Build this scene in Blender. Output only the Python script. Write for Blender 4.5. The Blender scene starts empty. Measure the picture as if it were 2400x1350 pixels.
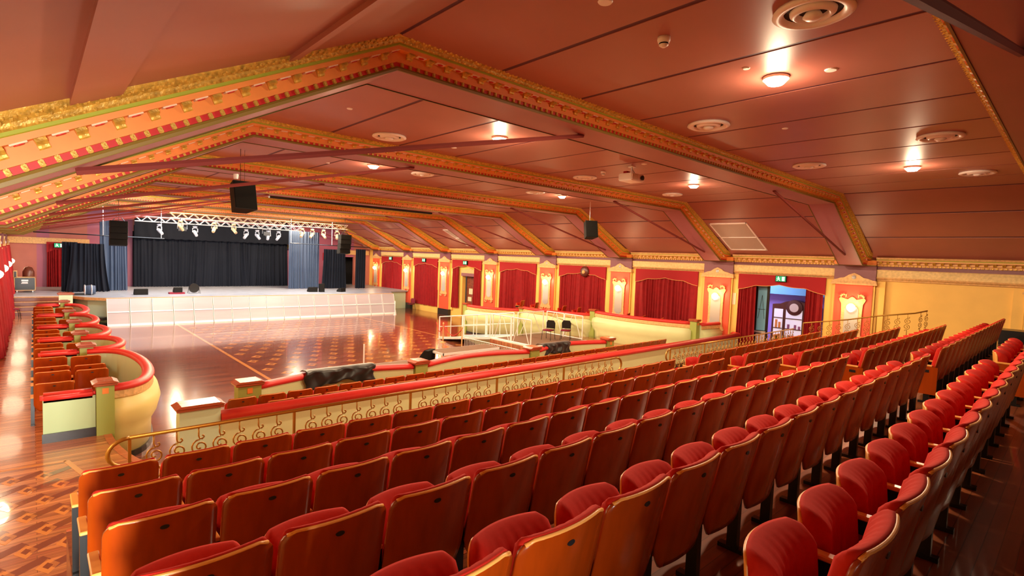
import bpy, bmesh, math, random
from mathutils import Vector, Matrix
random.seed(7)
PI = math.pi
C = bpy.context.scene.collection
sc = bpy.context.scene
ZO = 4.38                     # camera height above the dance floor (z = 0)

# ------------------------------------------------------------------ camera
cam_d = bpy.data.cameras.new('camera'); cam = bpy.data.objects.new('camera', cam_d); C.objects.link(cam)
cam_d.sensor_width = 36; cam_d.lens = 1228.0 / 2400 * 36; cam_d.clip_start = 0.05; cam_d.clip_end = 200
yw, pt, rl = math.radians(42.47), math.radians(3.27), math.radians(-2.265)
f = Vector((math.sin(yw) * math.cos(pt), math.cos(yw) * math.cos(pt), -math.sin(pt)))
rt = Vector((math.cos(yw), -math.sin(yw), 0)); dn = -(rt.cross(f))
r2 = math.cos(rl) * rt + math.sin(rl) * dn; d2 = -math.sin(rl) * rt + math.cos(rl) * dn
m = Matrix.Identity(4)
for i in range(3):
    m[i][0] = r2[i]; m[i][1] = -d2[i]; m[i][2] = -f[i]
m[0][3], m[1][3], m[2][3] = 0, 0, ZO
cam.matrix_world = m
sc.camera = cam
# ------------------------------------------------------------------ world, exposure
w = bpy.data.worlds.new('world'); sc.world = w; w.use_nodes = True
w.node_tree.nodes['Background'].inputs[0].default_value = (1.0, 0.80, 0.62, 1)
w.node_tree.nodes['Background'].inputs[1].default_value = 0.05
sc.view_settings.view_transform = 'Standard'; sc.view_settings.look = 'None'
sc.view_settings.gamma = 1; sc.view_settings.use_curve_mapping = False
sc.view_settings.exposure = 0.40
LAMP_W, SCONCE_W, STAGE_W, REAR_FILL_W = 830, 26, 330, 120

def area(name, loc, rot, size, sy, power, col):
    d = bpy.data.lights.new(name, 'AREA'); d.shape = 'RECTANGLE'; d.size = size; d.size_y = sy; d.energy = power; d.color = col
    o = bpy.data.objects.new(name, d); o.location = loc; o.rotation_euler = rot; C.objects.link(o); return o
def point(name, loc, power, col, r=0.1):
    d = bpy.data.lights.new(name, 'POINT'); d.energy = power; d.color = col; d.shadow_soft_size = r
    o = bpy.data.objects.new(name, d); o.location = loc; C.objects.link(o); return o
def spot(name, loc, power, col, ang=177, r=0.12):
    d = bpy.data.lights.new(name, 'SPOT'); d.energy = power; d.color = col; d.spot_size = math.radians(ang); d.spot_blend = 0.15; d.shadow_soft_size = r
    o = bpy.data.objects.new(name, d); o.location = loc; C.objects.link(o); return o
area('stage_wash_light', (6.0, 35.3, 6.2), (math.radians(22), 0, 0), 6, 0.5, STAGE_W, (0.72, 0.86, 1.0))
area('stage_wash_light', (13.5, 35.3, 6.2), (math.radians(22), 0, 0), 6, 0.5, STAGE_W, (0.72, 0.86, 1.0))
area('front_wash_light', (2.2, 28.5, 6.2), (math.radians(55), 0, 0), 5, 0.6, STAGE_W * 0.8, (0.80, 0.90, 1.0))
area('front_wash_light', (12, 28.5, 6.3), (math.radians(48), 0, 0), 7, 0.6, STAGE_W * 0.24, (0.86, 0.92, 1.0))
area('rear_left_fill_light', (-0.55, -3.7, 2.5), (math.radians(90), 0, math.radians(-4)), 1.1, 2.3, REAR_FILL_W, (1.0, 0.95, 0.86)).data.spread = math.radians(48)  # added unseen light behind the camera, brightening left aisle, booths and row ends
area('lobby_light', (24.9, 11.0, 4.6), (0, 0, 0), 2.5, 2.5, 160, (0.62, 0.62, 1.0))

# ------------------------------------------------------------------ materials
MATS = {}
def mat(name, col, rough=0.5, metal=0.0, spec=0.5, kind=None, scale=20.0, amount=0.25, bump=0.0, emit=None, es=0.0, alpha=1.0, coat=0.0, sheen=0.0, trans=0.0):
    m = bpy.data.materials.new(name); m.use_nodes = True; nt = m.node_tree; b = nt.nodes['Principled BSDF']
    b.inputs['Base Color'].default_value = (*col, 1); b.inputs['Roughness'].default_value = rough; b.inputs['Metallic'].default_value = metal
    b.inputs['Specular IOR Level'].default_value = spec; b.inputs['Coat Weight'].default_value = coat; b.inputs['Sheen Weight'].default_value = sheen
    b.inputs['Transmission Weight'].default_value = trans; b.inputs['Alpha'].default_value = alpha
    if emit: b.inputs['Emission Color'].default_value = (*emit, 1); b.inputs['Emission Strength'].default_value = es
    if kind:
        tc = nt.nodes.new('ShaderNodeTexCoord'); mp = nt.nodes.new('ShaderNodeMapping'); nt.links.new(tc.outputs['Object'], mp.inputs[0])
        n = nt.nodes.new('ShaderNodeTexNoise'); n.inputs['Scale'].default_value = scale; n.inputs['Detail'].default_value = 4
        if kind == 'wood': mp.inputs['Scale'].default_value = (1, 1, 0.12)
        if kind == 'woodx': mp.inputs['Scale'].default_value = (0.1, 1, 1)
        nt.links.new(mp.outputs[0], n.inputs['Vector'])
        rp = nt.nodes.new('ShaderNodeValToRGB'); rp.color_ramp.elements[0].position = 0.3; rp.color_ramp.elements[1].position = 0.7
        rp.color_ramp.elements[0].color = (*[max(0, c * (1 - amount)) for c in col], 1); rp.color_ramp.elements[1].color = (*[min(1, c * (1 + amount)) for c in col], 1)
        nt.links.new(n.outputs['Fac'], rp.inputs[0]); nt.links.new(rp.outputs[0], b.inputs['Base Color'])
        if bump:
            bp = nt.nodes.new('ShaderNodeBump'); bp.inputs['Strength'].default_value = bump; bp.inputs['Distance'].default_value = 0.02
            nt.links.new(n.outputs['Fac'], bp.inputs['Height']); nt.links.new(bp.outputs[0], b.inputs['Normal'])
    MATS[name] = m
    return m
M_CEIL = mat('ceiling_paint', (0.41, 0.135, 0.098), 0.42, kind='n', scale=0.8, amount=0.07)
M_GROOVE = mat('groove_paint', (0.10, 0.02, 0.045), 0.6)
M_ROD = mat('tie_rod_paint', (0.19, 0.035, 0.028), 0.7, spec=0.2)
M_SOFFIT = mat('soffit_paint', (0.40, 0.14, 0.15), 0.45, kind='n', scale=1.0, amount=0.05)
M_ORANGE = mat('orange_paint', (0.82, 0.26, 0.042), 0.5, kind='n', scale=6, amount=0.06)
M_GOLD = mat('gold_leaf', (0.62, 0.36, 0.05), 0.4, metal=0.25, kind='n', scale=22, amount=0.3, bump=0.6)
M_GOLDP = mat('pale_gold_plaster', (0.72, 0.43, 0.17), 0.5, kind='n', scale=14, amount=0.18, bump=0.6)
M_CORN = mat('pale_cornice_paint', (0.78, 0.44, 0.17), 0.5)
M_FRZ = mat('pale_frieze_plaster', (0.80, 0.60, 0.27), 0.5, kind='n', scale=12, amount=0.14, bump=0.5)
M_GREENM = mat('green_line_paint', (0.36, 0.40, 0.03), 0.5)
M_OLIVE = mat('olive_moulding_paint', (0.22, 0.14, 0.02), 0.45)
M_REDD = mat('red_recess_paint', (0.55, 0.012, 0.008), 0.5)
M_CREAMBR = mat('cream_rosette_paint', (0.85, 0.62, 0.42), 0.5)
M_PURPLE = mat('purple_paint', (0.235, 0.085, 0.11), 0.45)
M_MAUVE = mat('mauve_paint', (0.36, 0.10, 0.17), 0.5)
M_WALLY = mat('yellow_wall_paint', (0.84, 0.52, 0.115), 0.55, kind='n', scale=1.5, amount=0.05)
M_PANEL = mat('vermilion_panel_paint', (0.80, 0.095, 0.04), 0.5)
M_STAGEWALL = mat('dusky_pink_wall_paint', (0.42, 0.13, 0.10), 0.55, kind='n', scale=1.2, amount=0.08)
M_CREAM = mat('cream_parapet_paint', (0.70, 0.76, 0.40), 0.45, kind='n', scale=2, amount=0.03)
M_MINT = mat('mint_parapet_paint', (0.62, 0.84, 0.60), 0.45)
M_PGREEN = mat('pale_green_partition_paint', (0.44, 0.60, 0.32), 0.45)
M_GPOST = mat('green_post_paint', (0.34, 0.41, 0.09), 0.45)
M_BELLY = mat('yellow_belly_paint', (0.84, 0.70, 0.26), 0.4)
M_DARKSK = mat('black_skirting_paint', (0.025, 0.022, 0.022), 0.3)
M_VELVET = mat('red_velvet', (0.46, 0.016, 0.008), 0.85, spec=0.15, kind='n', scale=60, amount=0.05)
M_RAILPAD = mat('red_padded_vinyl', (0.70, 0.035, 0.03), 0.45, kind='n', scale=3, amount=0.05)
M_CURT = mat('red_curtain_cloth', (0.27, 0.004, 0.007), 0.75, spec=0.3, kind='n', scale=4, amount=0.12, sheen=0.0)
M_VALANCE = mat('red_valance_cloth', (0.34, 0.008, 0.012), 0.7, spec=0.3)
M_TRIMC = mat('gold_braid', (0.75, 0.35, 0.12), 0.5)
M_BLACKC = mat('black_drape', (0.006, 0.0085, 0.016), 0.85, spec=0.2)
M_BLUEC = mat('slate_blue_drape', (0.030, 0.055, 0.11), 0.7, sheen=0.1)
M_CHWOOD = mat('orange_plywood', (0.31, 0.040, 0.0015), 0.24, kind='wood', scale=14, amount=0.14, coat=0.15)
M_CHEDGE = mat('pale_plywood_edge', (0.80, 0.36, 0.08), 0.35)
M_CAPW = mat('varnished_cap_wood', (0.42, 0.10, 0.04), 0.25, kind='woodx', scale=10, amount=0.2, coat=0.3)
M_BLACKM = mat('black_metal', (0.012, 0.012, 0.013), 0.3, metal=0.3)
M_PLATE = mat('number_plate_metal', (0.03, 0.03, 0.035), 0.35, metal=0.6)
M_GOLDM = mat('gilt_iron', (0.42, 0.22, 0.035), 0.35, metal=0.6)
M_WHITEM = mat('white_metal', (0.90, 0.89, 0.88), 0.35)
M_WHITEP = mat('white_plastic', (0.95, 0.90, 0.86), 0.4)
M_FIXG = mat('fixture_grey', (0.36, 0.38, 0.42), 0.45)
M_FIXT = mat('fixture_tan', (0.34, 0.22, 0.11), 0.45)
M_ALU = mat('aluminium', (0.75, 0.77, 0.8), 0.3, metal=0.7)
M_BRASS = mat('brassy_truss', (0.78, 0.58, 0.36), 0.35, metal=0.5)
M_SPK = mat('speaker_black', (0.008, 0.007, 0.006), 0.7, spec=0.2)
M_GRILL = mat('speaker_grille', (0.007, 0.006, 0.005), 0.9, spec=0.08, kind='n', scale=200, amount=0.4)
M_STAGEF = mat('stage_floor_grey', (0.33, 0.35, 0.39), 0.35, kind='n', scale=2.5, amount=0.15)
M_SKIRT = mat('frosted_panel', (0.60, 0.58, 0.66), 0.3, kind='woodx', scale=3, amount=0.06, alpha=0.75)
M_MIRROR = mat('sconce_mirror', (0.62, 0.60, 0.57), 0.18, metal=0.35)
M_LAMP = mat('lamp_glow', (1, 0.9, 0.7), 0.5, emit=(1.0, 0.80, 0.48), es=40)
M_SLAMP = mat('sconce_glow', (1, 0.92, 0.75), 0.5, emit=(1.0, 0.84, 0.52), es=2.6)
M_EXIT = mat('exit_green', (0.0, 0.3, 0.12), 0.4, emit=(0.0, 0.55, 0.25), es=0.35)
M_EXITW = mat('exit_white', (0.8, 1, 0.9), 0.4, emit=(0.7, 1, 0.85), es=0.6)
M_VENT = mat('return_air_grille', (0.52, 0.42, 0.36), 0.5, kind='n', scale=120, amount=0.2)
M_LOBBYW = mat('lobby_blue_wall', (0.22, 0.55, 0.80), 0.6)
M_LOBBYP = mat('lobby_violet_wall', (0.45, 0.30, 0.85), 0.6)
M_LOBBYL = mat('lobby_pale_wall', (0.72, 0.68, 0.88), 0.6)
M_DARKWOOD = mat('dark_cabinet_wood', (0.10, 0.020, 0.012), 0.35, kind='wood', scale=8, amount=0.2)
M_DGLASS = mat('lit_cabinet_glass', (0.8, 0.75, 0.8), 0.1, emit=(1.0, 0.82, 0.72), es=0.25)
M_DARK = mat('dark_interior', (0.02, 0.014, 0.012), 0.8)
M_BROWNC = mat('brown_deck_carpet', (0.21, 0.12, 0.075), 0.8, kind='n', scale=40, amount=0.2)
M_REDCH = mat('maroon_chair_fabric', (0.22, 0.012, 0.03), 0.8)
M_CLOTH = mat('black_satin_cloth', (0.010, 0.010, 0.009), 0.38, sheen=0.2)
M_BRICKB = mat('inlay_brown', (0.20, 0.055, 0.025), 0.16, coat=0.5)
M_INLAYL = mat('inlay_light_wood', (0.62, 0.25, 0.07), 0.15, coat=0.5)
M_INLAYD = mat('inlay_dark_wood', (0.20, 0.062, 0.035), 0.15, coat=0.5)
M_STEPW = mat('step_wood', (0.20, 0.055, 0.03), 0.3, kind='woodx', scale=6, amount=0.3)
M_RROPE = mat('red_rope', (0.6, 0.03, 0.02), 0.6)

def floor_mat(name, ca, cb, rough, sc_=1.0, rot=False, coat=0.3):
    m = bpy.data.materials.new(name); m.use_nodes = True; nt = m.node_tree; b = nt.nodes['Principled BSDF']
    tc = nt.nodes.new('ShaderNodeTexCoord'); mp = nt.nodes.new('ShaderNodeMapping'); nt.links.new(tc.outputs['Object'], mp.inputs[0])
    if rot: mp.inputs['Rotation'].default_value = (0, 0, PI / 2)
    br = nt.nodes.new('ShaderNodeTexBrick'); nt.links.new(mp.outputs[0], br.inputs['Vector'])
    br.inputs['Scale'].default_value = 1.0; br.inputs['Brick Width'].default_value = 1.9; br.inputs['Row Height'].default_value = 0.085
    br.inputs['Mortar Size'].default_value = 0.003; br.inputs['Color1'].default_value = (*ca, 1); br.inputs['Color2'].default_value = (*cb, 1)
    br.inputs['Mortar'].default_value = (*[c * 0.3 for c in ca], 1); br.offset = 0.37
    n = nt.nodes.new('ShaderNodeTexNoise'); n.inputs['Scale'].default_value = 2.2; n.inputs['Detail'].default_value = 5
    mp2 = nt.nodes.new('ShaderNodeMapping'); mp2.inputs['Scale'].default_value = (0.35, 5, 1) if not rot else (5, 0.35, 1)
    nt.links.new(tc.outputs['Object'], mp2.inputs[0]); nt.links.new(mp2.outputs[0], n.inputs['Vector'])
    mx = nt.nodes.new('ShaderNodeMixRGB'); mx.blend_type = 'MULTIPLY'; mx.inputs[0].default_value = 0.75
    rp = nt.nodes.new('ShaderNodeValToRGB'); rp.color_ramp.elements[0].position = 0.3; rp.color_ramp.elements[1].position = 0.72
    rp.color_ramp.elements[0].color = (0.42, 0.36, 0.36, 1); rp.color_ramp.elements[1].color = (1.25, 1.2, 1.15, 1)
    nt.links.new(n.outputs['Fac'], rp.inputs[0]); nt.links.new(br.outputs['Color'], mx.inputs[1]); nt.links.new(rp.outputs[0], mx.inputs[2])
    nt.links.new(mx.outputs[0], b.inputs['Base Color'])
    b.inputs['Roughness'].default_value = rough; b.inputs['Coat Weight'].default_value = coat; b.inputs['Coat Roughness'].default_value = 0.06
    n2 = nt.nodes.new('ShaderNodeTexNoise'); n2.inputs['Scale'].default_value = 3.0
    bp = nt.nodes.new('ShaderNodeBump'); bp.inputs['Strength'].default_value = 0.05; bp.inputs['Distance'].default_value = 0.02
    nt.links.new(n2.outputs['Fac'], bp.inputs['Height']); nt.links.new(bp.outputs[0], b.inputs['Normal'])
    return m
M_FLOOR = floor_mat('polished_dance_floor', (0.29, 0.074, 0.032), (0.145, 0.034, 0.019), 0.15)
M_FLOOR2 = floor_mat('polished_platform_floor', (0.62, 0.26, 0.10), (0.36, 0.11, 0.05), 0.22)
M_FLOOR3 = floor_mat('dark_tier_boards', (0.30, 0.085, 0.03), (0.17, 0.045, 0.018), 0.3)

# ------------------------------------------------------------------ mesh helpers
def bmnew(): return bmesh.new()
def bx(bm, x0, x1, y0, y1, z0, z1, M=None):
    vs = [Vector((x, y, z)) for x in (x0, x1) for y in (y0, y1) for z in (z0, z1)]
    if M: vs = [M @ v for v in vs]
    v = [bm.verts.new(p) for p in vs]
    for q in ((0, 1, 3, 2), (4, 6, 7, 5), (0, 4, 5, 1), (2, 3, 7, 6), (0, 2, 6, 4), (1, 5, 7, 3)): bm.faces.new([v[i] for i in q])
def tube(bm, pts, r, n=8, cap=True):
    pts = [Vector(p) for p in pts]; rings = []
    up = Vector((0, 0, 1)); flat = len(pts) > 2 and max(abs(p.y - pts[0].y) for p in pts) < 1e-6
    if flat: up = Vector((0, 1, 0))
    elif len(pts) > 2 and max(abs(p.x - pts[0].x) for p in pts) < 1e-6: up = Vector((1, 0, 0))
    for i, p in enumerate(pts):
        t = (pts[min(i + 1, len(pts) - 1)] - pts[max(i - 1, 0)]).normalized()
        a = t.cross(up)
        if a.length < 1e-3: a = t.cross(Vector((1, 0, 0)))
        a.normalize(); b = a.cross(t)
        rr = r[i] if isinstance(r, (list, tuple)) else r
        rings.append([bm.verts.new(p + (a * math.cos(2 * PI * k / n) + b * math.sin(2 * PI * k / n)) * rr) for k in range(n)])
    for i in range(len(rings) - 1):
        for k in range(n): bm.faces.new((rings[i][k], rings[i][(k + 1) % n], rings[i + 1][(k + 1) % n], rings[i + 1][k]))
    if cap: bm.faces.new(rings[0][::-1]); bm.faces.new(rings[-1])
def lathe(bm, prof, c=(0, 0, 0), n=20, axis='z'):
    rings = []
    for r, z in prof:
        ring = []
        for k in range(n):
            a = 2 * PI * k / n
            p = (r * math.cos(a), r * math.sin(a), z) if axis == 'z' else ((z, r * math.cos(a), r * math.sin(a)) if axis == 'x' else (r * math.cos(a), z, r * math.sin(a)))
            ring.append(bm.verts.new((p[0] + c[0], p[1] + c[1], p[2] + c[2])))
        rings.append(ring)
    for i in range(len(rings) - 1):
        for k in range(n): bm.faces.new((rings[i][k], rings[i][(k + 1) % n], rings[i + 1][(k + 1) % n], rings[i + 1][k]))
    if prof[0][0] > 1e-4: bm.faces.new(rings[0][::-1])
    if prof[-1][0] > 1e-4: bm.faces.new(rings[-1])
def prism(bm, pts2, a0, a1, plane='xz'):
    def P(u, v, a): return {'xz': (u, a, v), 'yz': (a, u, v), 'xy': (u, v, a)}[plane]
    A = [bm.verts.new(P(u, v, a0)) for u, v in pts2]; B = [bm.verts.new(P(u, v, a1)) for u, v in pts2]
    n = len(pts2)
    bm.faces.new(A[::-1]); bm.faces.new(B)
    for i in range(n): bm.faces.new((A[i], A[(i + 1) % n], B[(i + 1) % n], B[i]))
def sweep(bm, path, prof, closed_prof=True):
    """path: [(x, y)], prof: [(out, z)], out along the right-hand side of travel"""
    n = len(path); rings = []
    for i, (x, y) in enumerate(path):
        x0, y0 = path[max(i - 1, 0)]; x1, y1 = path[min(i + 1, n - 1)]
        t = Vector((x1 - x0, y1 - y0)).normalized(); nr = Vector((t.y, -t.x))
        rings.append([bm.verts.new((x + nr.x * o, y + nr.y * o, z)) for o, z in prof])
    k = len(prof)
    for i in range(n - 1):
        for j in range(k if closed_prof else k - 1):
            bm.faces.new((rings[i][j], rings[i + 1][j], rings[i + 1][(j + 1) % k], rings[i][(j + 1) % k]))
    if closed_prof: bm.faces.new(rings[0]); bm.faces.new(rings[-1][::-1])
def mesh_of(bm, name, m, smooth=False):
    bmesh.ops.recalc_face_normals(bm, faces=bm.faces)
    me = bpy.data.meshes.new(name); bm.to_mesh(me); bm.free(); me.materials.append(m)
    if smooth:
        for p in me.polygons: p.use_smooth = True
    return me
def link(name, me, parent=None, loc=(0, 0, 0), rz=0.0):
    o = bpy.data.objects.new(name, me); C.objects.link(o); o.location = loc
    if rz: o.rotation_euler = (0, 0, rz)
    if parent: o.parent = parent
    return o
def obj(name, bm, m, parent=None, loc=(0, 0, 0), rz=0.0, smooth=False):
    return link(name, mesh_of(bm, name, m, smooth), parent, loc, rz)
def tag(o, label=None, cat=None, group=None, kind=None):
    if label: o['label'] = label
    if cat: o['category'] = cat
    if group: o['group'] = group
    if kind: o['kind'] = kind
    return o
def empty(name, loc, label=None, cat=None, group=None, kind=None, rz=0.0):
    o = bpy.data.objects.new(name, None); C.objects.link(o); o.location = loc; o.rotation_euler = (0, 0, rz); o.empty_display_size = 0.1
    return tag(o, label, cat, group, kind)
def dup(root, loc=None, rz=None, label=None, group=None, sx=None):
    r = root.copy(); C.objects.link(r)
    if loc: r.location = loc
    if rz is not None: r.rotation_euler = (0, 0, rz)
    if sx: r.scale = (sx, 1, 1)
    if label: r['label'] = label
    if group: r['group'] = group
    for ch in root.children:
        c = ch.copy(); C.objects.link(c); c.parent = r
        for g in ch.children:
            d = g.copy(); C.objects.link(d); d.parent = c
    return r
ORD = ['first', 'second', 'third', 'fourth', 'fifth', 'sixth', 'seventh', 'eighth', 'ninth', 'tenth', 'eleventh', 'twelfth', 'thirteenth', 'fourteenth', 'fifteenth',
       'sixteenth', 'seventeenth', 'eighteenth', 'nineteenth', 'twentieth', 'twenty-first', 'twenty-second', 'twenty-third', 'twenty-fourth', 'twenty-fifth', 'twenty-sixth', 'twenty-seventh', 'twenty-eighth', 'twenty-ninth', 'thirtieth']
def box_obj(name, x0, x1, y0, y1, z0, z1, m, parent=None):
    bm = bmnew(); bx(bm, x0, x1, y0, y1, z0, z1); return obj(name, bm, m, parent)
# ------------------------------------------------------------------ the shell: floors
def YK(k): return 5.76 + 5.22 * k
XR, XL = 22.55, -1.3
fl = box_obj('floor', XL - 0.3, 27.5, 8.0, 46, -0.12, 0.0, M_FLOOR); tag(fl, kind='structure')
# dance floor border strips and inlay diamonds (real tiles, 3 mm proud)
st_me = None
for (x0, x1, y0, y1) in ((5.75, 5.87, 13.0, 33.9), (16.2, 16.32, 13.0, 33.9), (5.87, 16.2, 33.78, 33.9), (5.87, 16.2, 13.0, 13.12)):
    box_obj('border_strip', x0, x1, y0, y1, 0.0, 0.004, M_INLAYL, fl)
bm = bmnew(); prism(bm, [(-0.30, 0), (0, -0.30), (0.30, 0), (0, 0.30)], 0, 0.003, 'xy'); d_me = mesh_of(bm, 'inlay_tile', M_INLAYL)
bm = bmnew(); prism(bm, [(-0.13, 0), (0, -0.13), (0.13, 0), (0, 0.13)], 0.003, 0.005, 'xy'); d2_me = mesh_of(bm, 'inlay_centre', M_BRICKB)
bm = bmnew(); prism(bm, [(-0.62, -0.1), (-0.42, -0.3), (0.62, 0.1), (0.42, 0.3)], 0, 0.003, 'xy'); b_me = mesh_of(bm, 'inlay_bar', M_INLAYD)
for i in range(13):
    for j in range(21):
        X = 6.25 + i * 0.80 + (0.40 if j % 2 else 0); Y = 14.6 + j * 0.86
        if X > 16.0: continue
        t = link('inlay_tile', d_me, fl, (X, Y, 0)); t.scale = (0.78, 0.82, 1); link('inlay_centre', d2_me, t)
        u = link('inlay_bar', b_me, fl, (X + 0.40, Y, 0)); u.scale = (0.6, 0.9, 1)
# raised platform (boxes, cross aisle, left aisle) with its curved edge
edge = [(1.0, 12.75)] + [(1.0 + 0.75 * (1 - math.cos(a * PI / 16)) , 12.75 - 2.6 * math.sin(a * PI / 16)) for a in range(1, 9)] + [(2.3, 10.0), (2.9, 10.2), (3.0, 11.5)]
poly = [(XL - 0.2, 5.0), (XL - 0.2, 37.0), (0.95, 37.0), (0.95, 12.9)] + edge + [(15.4, 11.5), (15.5, 18.3), (20.6, 18.3), (22.7, 18.3), (22.7, 5.0)]
bm = bmnew(); prism(bm, poly, 0.0, 0.63, 'xy')
pl = obj('floor', bm, M_FLOOR2); tag(pl, kind='structure')
bm = bmnew(); sweep(bm, edge[:10], [(-0.02, 0.60), (0.03, 0.60), (0.03, 0.636), (-0.10, 0.636)]); obj('nosing_strip', bm, M_CAPW, pl)
for a, b in (((-1.2, 11.62), (0.38, 11.50)), ((0.38, 11.5), (0.62, 10.4)), ((0.62, 10.4), (0.98, 9.2)), ((0.98, 9.2), (1.4, 7.6))):
    bm = bmnew(); dx, dy = b[0] - a[0], b[1] - a[1]; L = math.hypot(dx, dy); nx, ny = -dy / L * 0.04, dx / L * 0.04
    prism(bm, [(a[0] - nx, a[1] - ny), (b[0] - nx, b[1] - ny), (b[0] + nx, b[1] + ny), (a[0] + nx, a[1] + ny)], 0.63, 0.634, 'xy'); obj('border_strip', bm, M_INLAYL, pl)
for i in range(-3, 4):
    for j in range(8):
        X = -0.1 + i * 0.38 + (0.19 if j % 2 else 0); Y = 7.3 + j * 0.52
        if X > 0.42 - (Y - 11) * 0.25 or Y > 11.2 or X < -1.1: continue
        t = link('inlay_tile', d_me, pl, (X, Y, 0.63)); t.scale = (0.36, 0.62, 1)
        c = link('inlay_centre', d2_me, t)
        u = link('inlay_bar', b_me, pl, (X + 0.2, Y + 0.1, 0.63)); u.scale = (0.34, 0.62, 1)
# seating tiers
ROWY = [5.12, 4.17, 3.22, 2.28, 1.335, 0.39]
for r in range(7):
    z = 1.72 + 0.18 * r - (0 if r else 0)
    y1 = ROWY[r] + (1.03 if r == 0 else 0.60) if r < 6 else 0.04
    y0 = (ROWY[r + 1] + 0.60) if r < 5 else (0.04 if r == 5 else -4.5)
    t = box_obj('floor', 0.20, XR, y0, y1, 0.63, z, M_FLOOR3); tag(t, kind='structure')
    box_obj('tread_nosing', 0.20, XR, y1 - 0.03, y1 + 0.006, z - 0.05, z + 0.004, M_CAPW, t)
# ------------------------------------------------------------------ ceiling: backing and panels
def zc(x):
    if x < 2.95: return 6.75 - 0.48 * (2.95 - x)
    if x > 18.35: return 6.75 - 0.46 * (x - 18.35)
    return 6.75
bm = bmnew(); P = [(-1.6, zc(-1.6)), (2.95, 6.75), (18.35, 6.75), (22.9, zc(22.9))]
prism(bm, [(x, z + 0.007) for x, z in P] + [(x, z + 0.2) for x, z in P[::-1]], -4.5, 46.5)
ce = obj('ceiling', bm, M_GROOVE); tag(ce, kind='structure')
XB = [-1.35, 0.37, 1.85, 2.95] + [4.44 + 1.525 * i for i in range(9)] + [18.35, 19.57, 20.95, 22.6]
for k in range(-2, 8):
    ya, yb = (max(YK(k), -4.4) + (0.2 if k > -2 else 0), YK(k + 1) - 0.2)
    if k == 7: yb = 46.4
    for i in range(len(XB) - 1):
        a, b = XB[i] + 0.034, XB[i + 1] - 0.034
        bm = bmnew(); prism(bm, [(a, zc(a)), (b, zc(b)), (b, zc(b) + 0.03), (a, zc(a) + 0.03)], ya, yb); obj('ceiling_panel', bm, M_CEIL, ce)
    for X in (0.37, 1.85):
        wd = 0.16 if X < 1 else 0.05
        bm = bmnew(); prism(bm, [(X - wd, zc(X - wd) - 0.05), (X + wd, zc(X + wd) - 0.05), (X + wd, zc(X + wd) + 0.02), (X - wd, zc(X - wd) + 0.02)], ya, yb); obj('rafter_strip', bm, M_CEIL, ce)
# ------------------------------------------------------------------ beams
BP = [(-1.15, 4.62), (-0.43, 4.62), (3.05, 6.45), (18.25, 6.45), (21.73, 4.62), (22.45, 4.62)]
SCL = [0.95, 1.16, 0.86, 0.86, 1.16, 0.95]
def mitre():
    out = []
    for i in range(len(BP)):
        def nrm(a, b):
            d = Vector((b[0] - a[0], b[1] - a[1])).normalized(); return Vector((-d.y, d.x))
        n0 = nrm(BP[i - 1], BP[i]) if i else None; n1 = nrm(BP[i], BP[i + 1]) if i < len(BP) - 1 else None
        if n0 is None: v = n1
        elif n1 is None: v = n0
        else:
            v = (n0 + n1).normalized(); v = v / v.dot(n0)
        out.append(v)
    return out
MT = mitre()
def strip(prof, side, Y0):
    bm = bmnew(); rings = []
    for (p, n, s) in zip(BP, MT, SCL):
        rings.append([bm.verts.new((p[0] + n.x * u * s, Y0 - side * o, p[1] + n.y * u * s)) for o, u in prof])
    for i in range(len(rings) - 1):
        for j in range(len(prof) - 1): bm.faces.new((rings[i][j], rings[i + 1][j], rings[i + 1][j + 1], rings[i][j + 1]))
    return bm
def stations(step):
    out = []
    for i in range(1, 4):
        a, b = Vector(BP[i]), Vector(BP[i + 1]); L = (b - a).length; n = int(round(L / step)); t = (b - a).normalized(); nn = Vector((-t.y, t.x))
        for j in range(n):
            q = (j + 0.5) / n; s = SCL[i] * (1 - q) + SCL[i + 1] * q
            out.append((a + t * (q * L), t, nn, s))
    return out
def frame(p, t, n, s, side, Y0):
    M = Matrix.Identity(4)
    M[0][0], M[2][0] = t.x, t.y
    M[0][1], M[1][1], M[2][1] = 0, -side, 0
    M[0][2], M[2][2] = n.x * s, n.y * s
    M[1][0] = 0; M[1][2] = 0
    M[0][3], M[1][3], M[2][3] = p.x, Y0, p.y
    return M
def bracket_bm(bm, M=None):
    pr = [(0.02, 0.212), (0.115, 0.212), (0.118, 0.188), (0.095, 0.174), (0.075, 0.184), (0.055, 0.168), (0.052, 0.150), (0.042, 0.140), (0.02, 0.142)]
    A = [Vector((-0.038, o, u)) for o, u in pr]; B = [Vector((0.038, o, u)) for o, u in pr]
    if M: A = [M @ v for v in A]; B = [M @ v for v in B]
    A = [bm.verts.new(v) for v in A]; B = [bm.verts.new(v) for v in B]; n = len(pr)
    bm.faces.new(A); bm.faces.new(B[::-1])
    for i in range(n): bm.faces.new((A[i], B[i], B[(i + 1) % n], A[(i + 1) % n]))
def knob_bm(bm, M=None):
    for a, b, c, d in ((-0.019, 0.019, 0.044, 0.084), (-0.012, 0.012, 0.038, 0.088)):
        bx(bm, a, b, 0.0, 0.028 if a < -0.015 else 0.036, c, d, M)
bm = bmnew(); bracket_bm(bm); BRK = mesh_of(bm, 'bracket', M_GOLD)
bm = bmnew(); knob_bm(bm); KNB = mesh_of(bm, 'dentil', M_GOLD)
bm = bmnew(); bx(bm, -0.055, 0.055, 0.045, 0.118, 0.200, 0.211); ROS = mesh_of(bm, 'rosette', M_CREAMBR)
bm = bmnew()
prism(bm, [(0.034 * math.cos(a * PI / 6), 0.085 + 0.026 * math.sin(a * PI / 6)) for a in range(12)], 0.194, 0.201, 'xy'); RSD = mesh_of(bm, 'rosette_disc', M_REDD)
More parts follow.
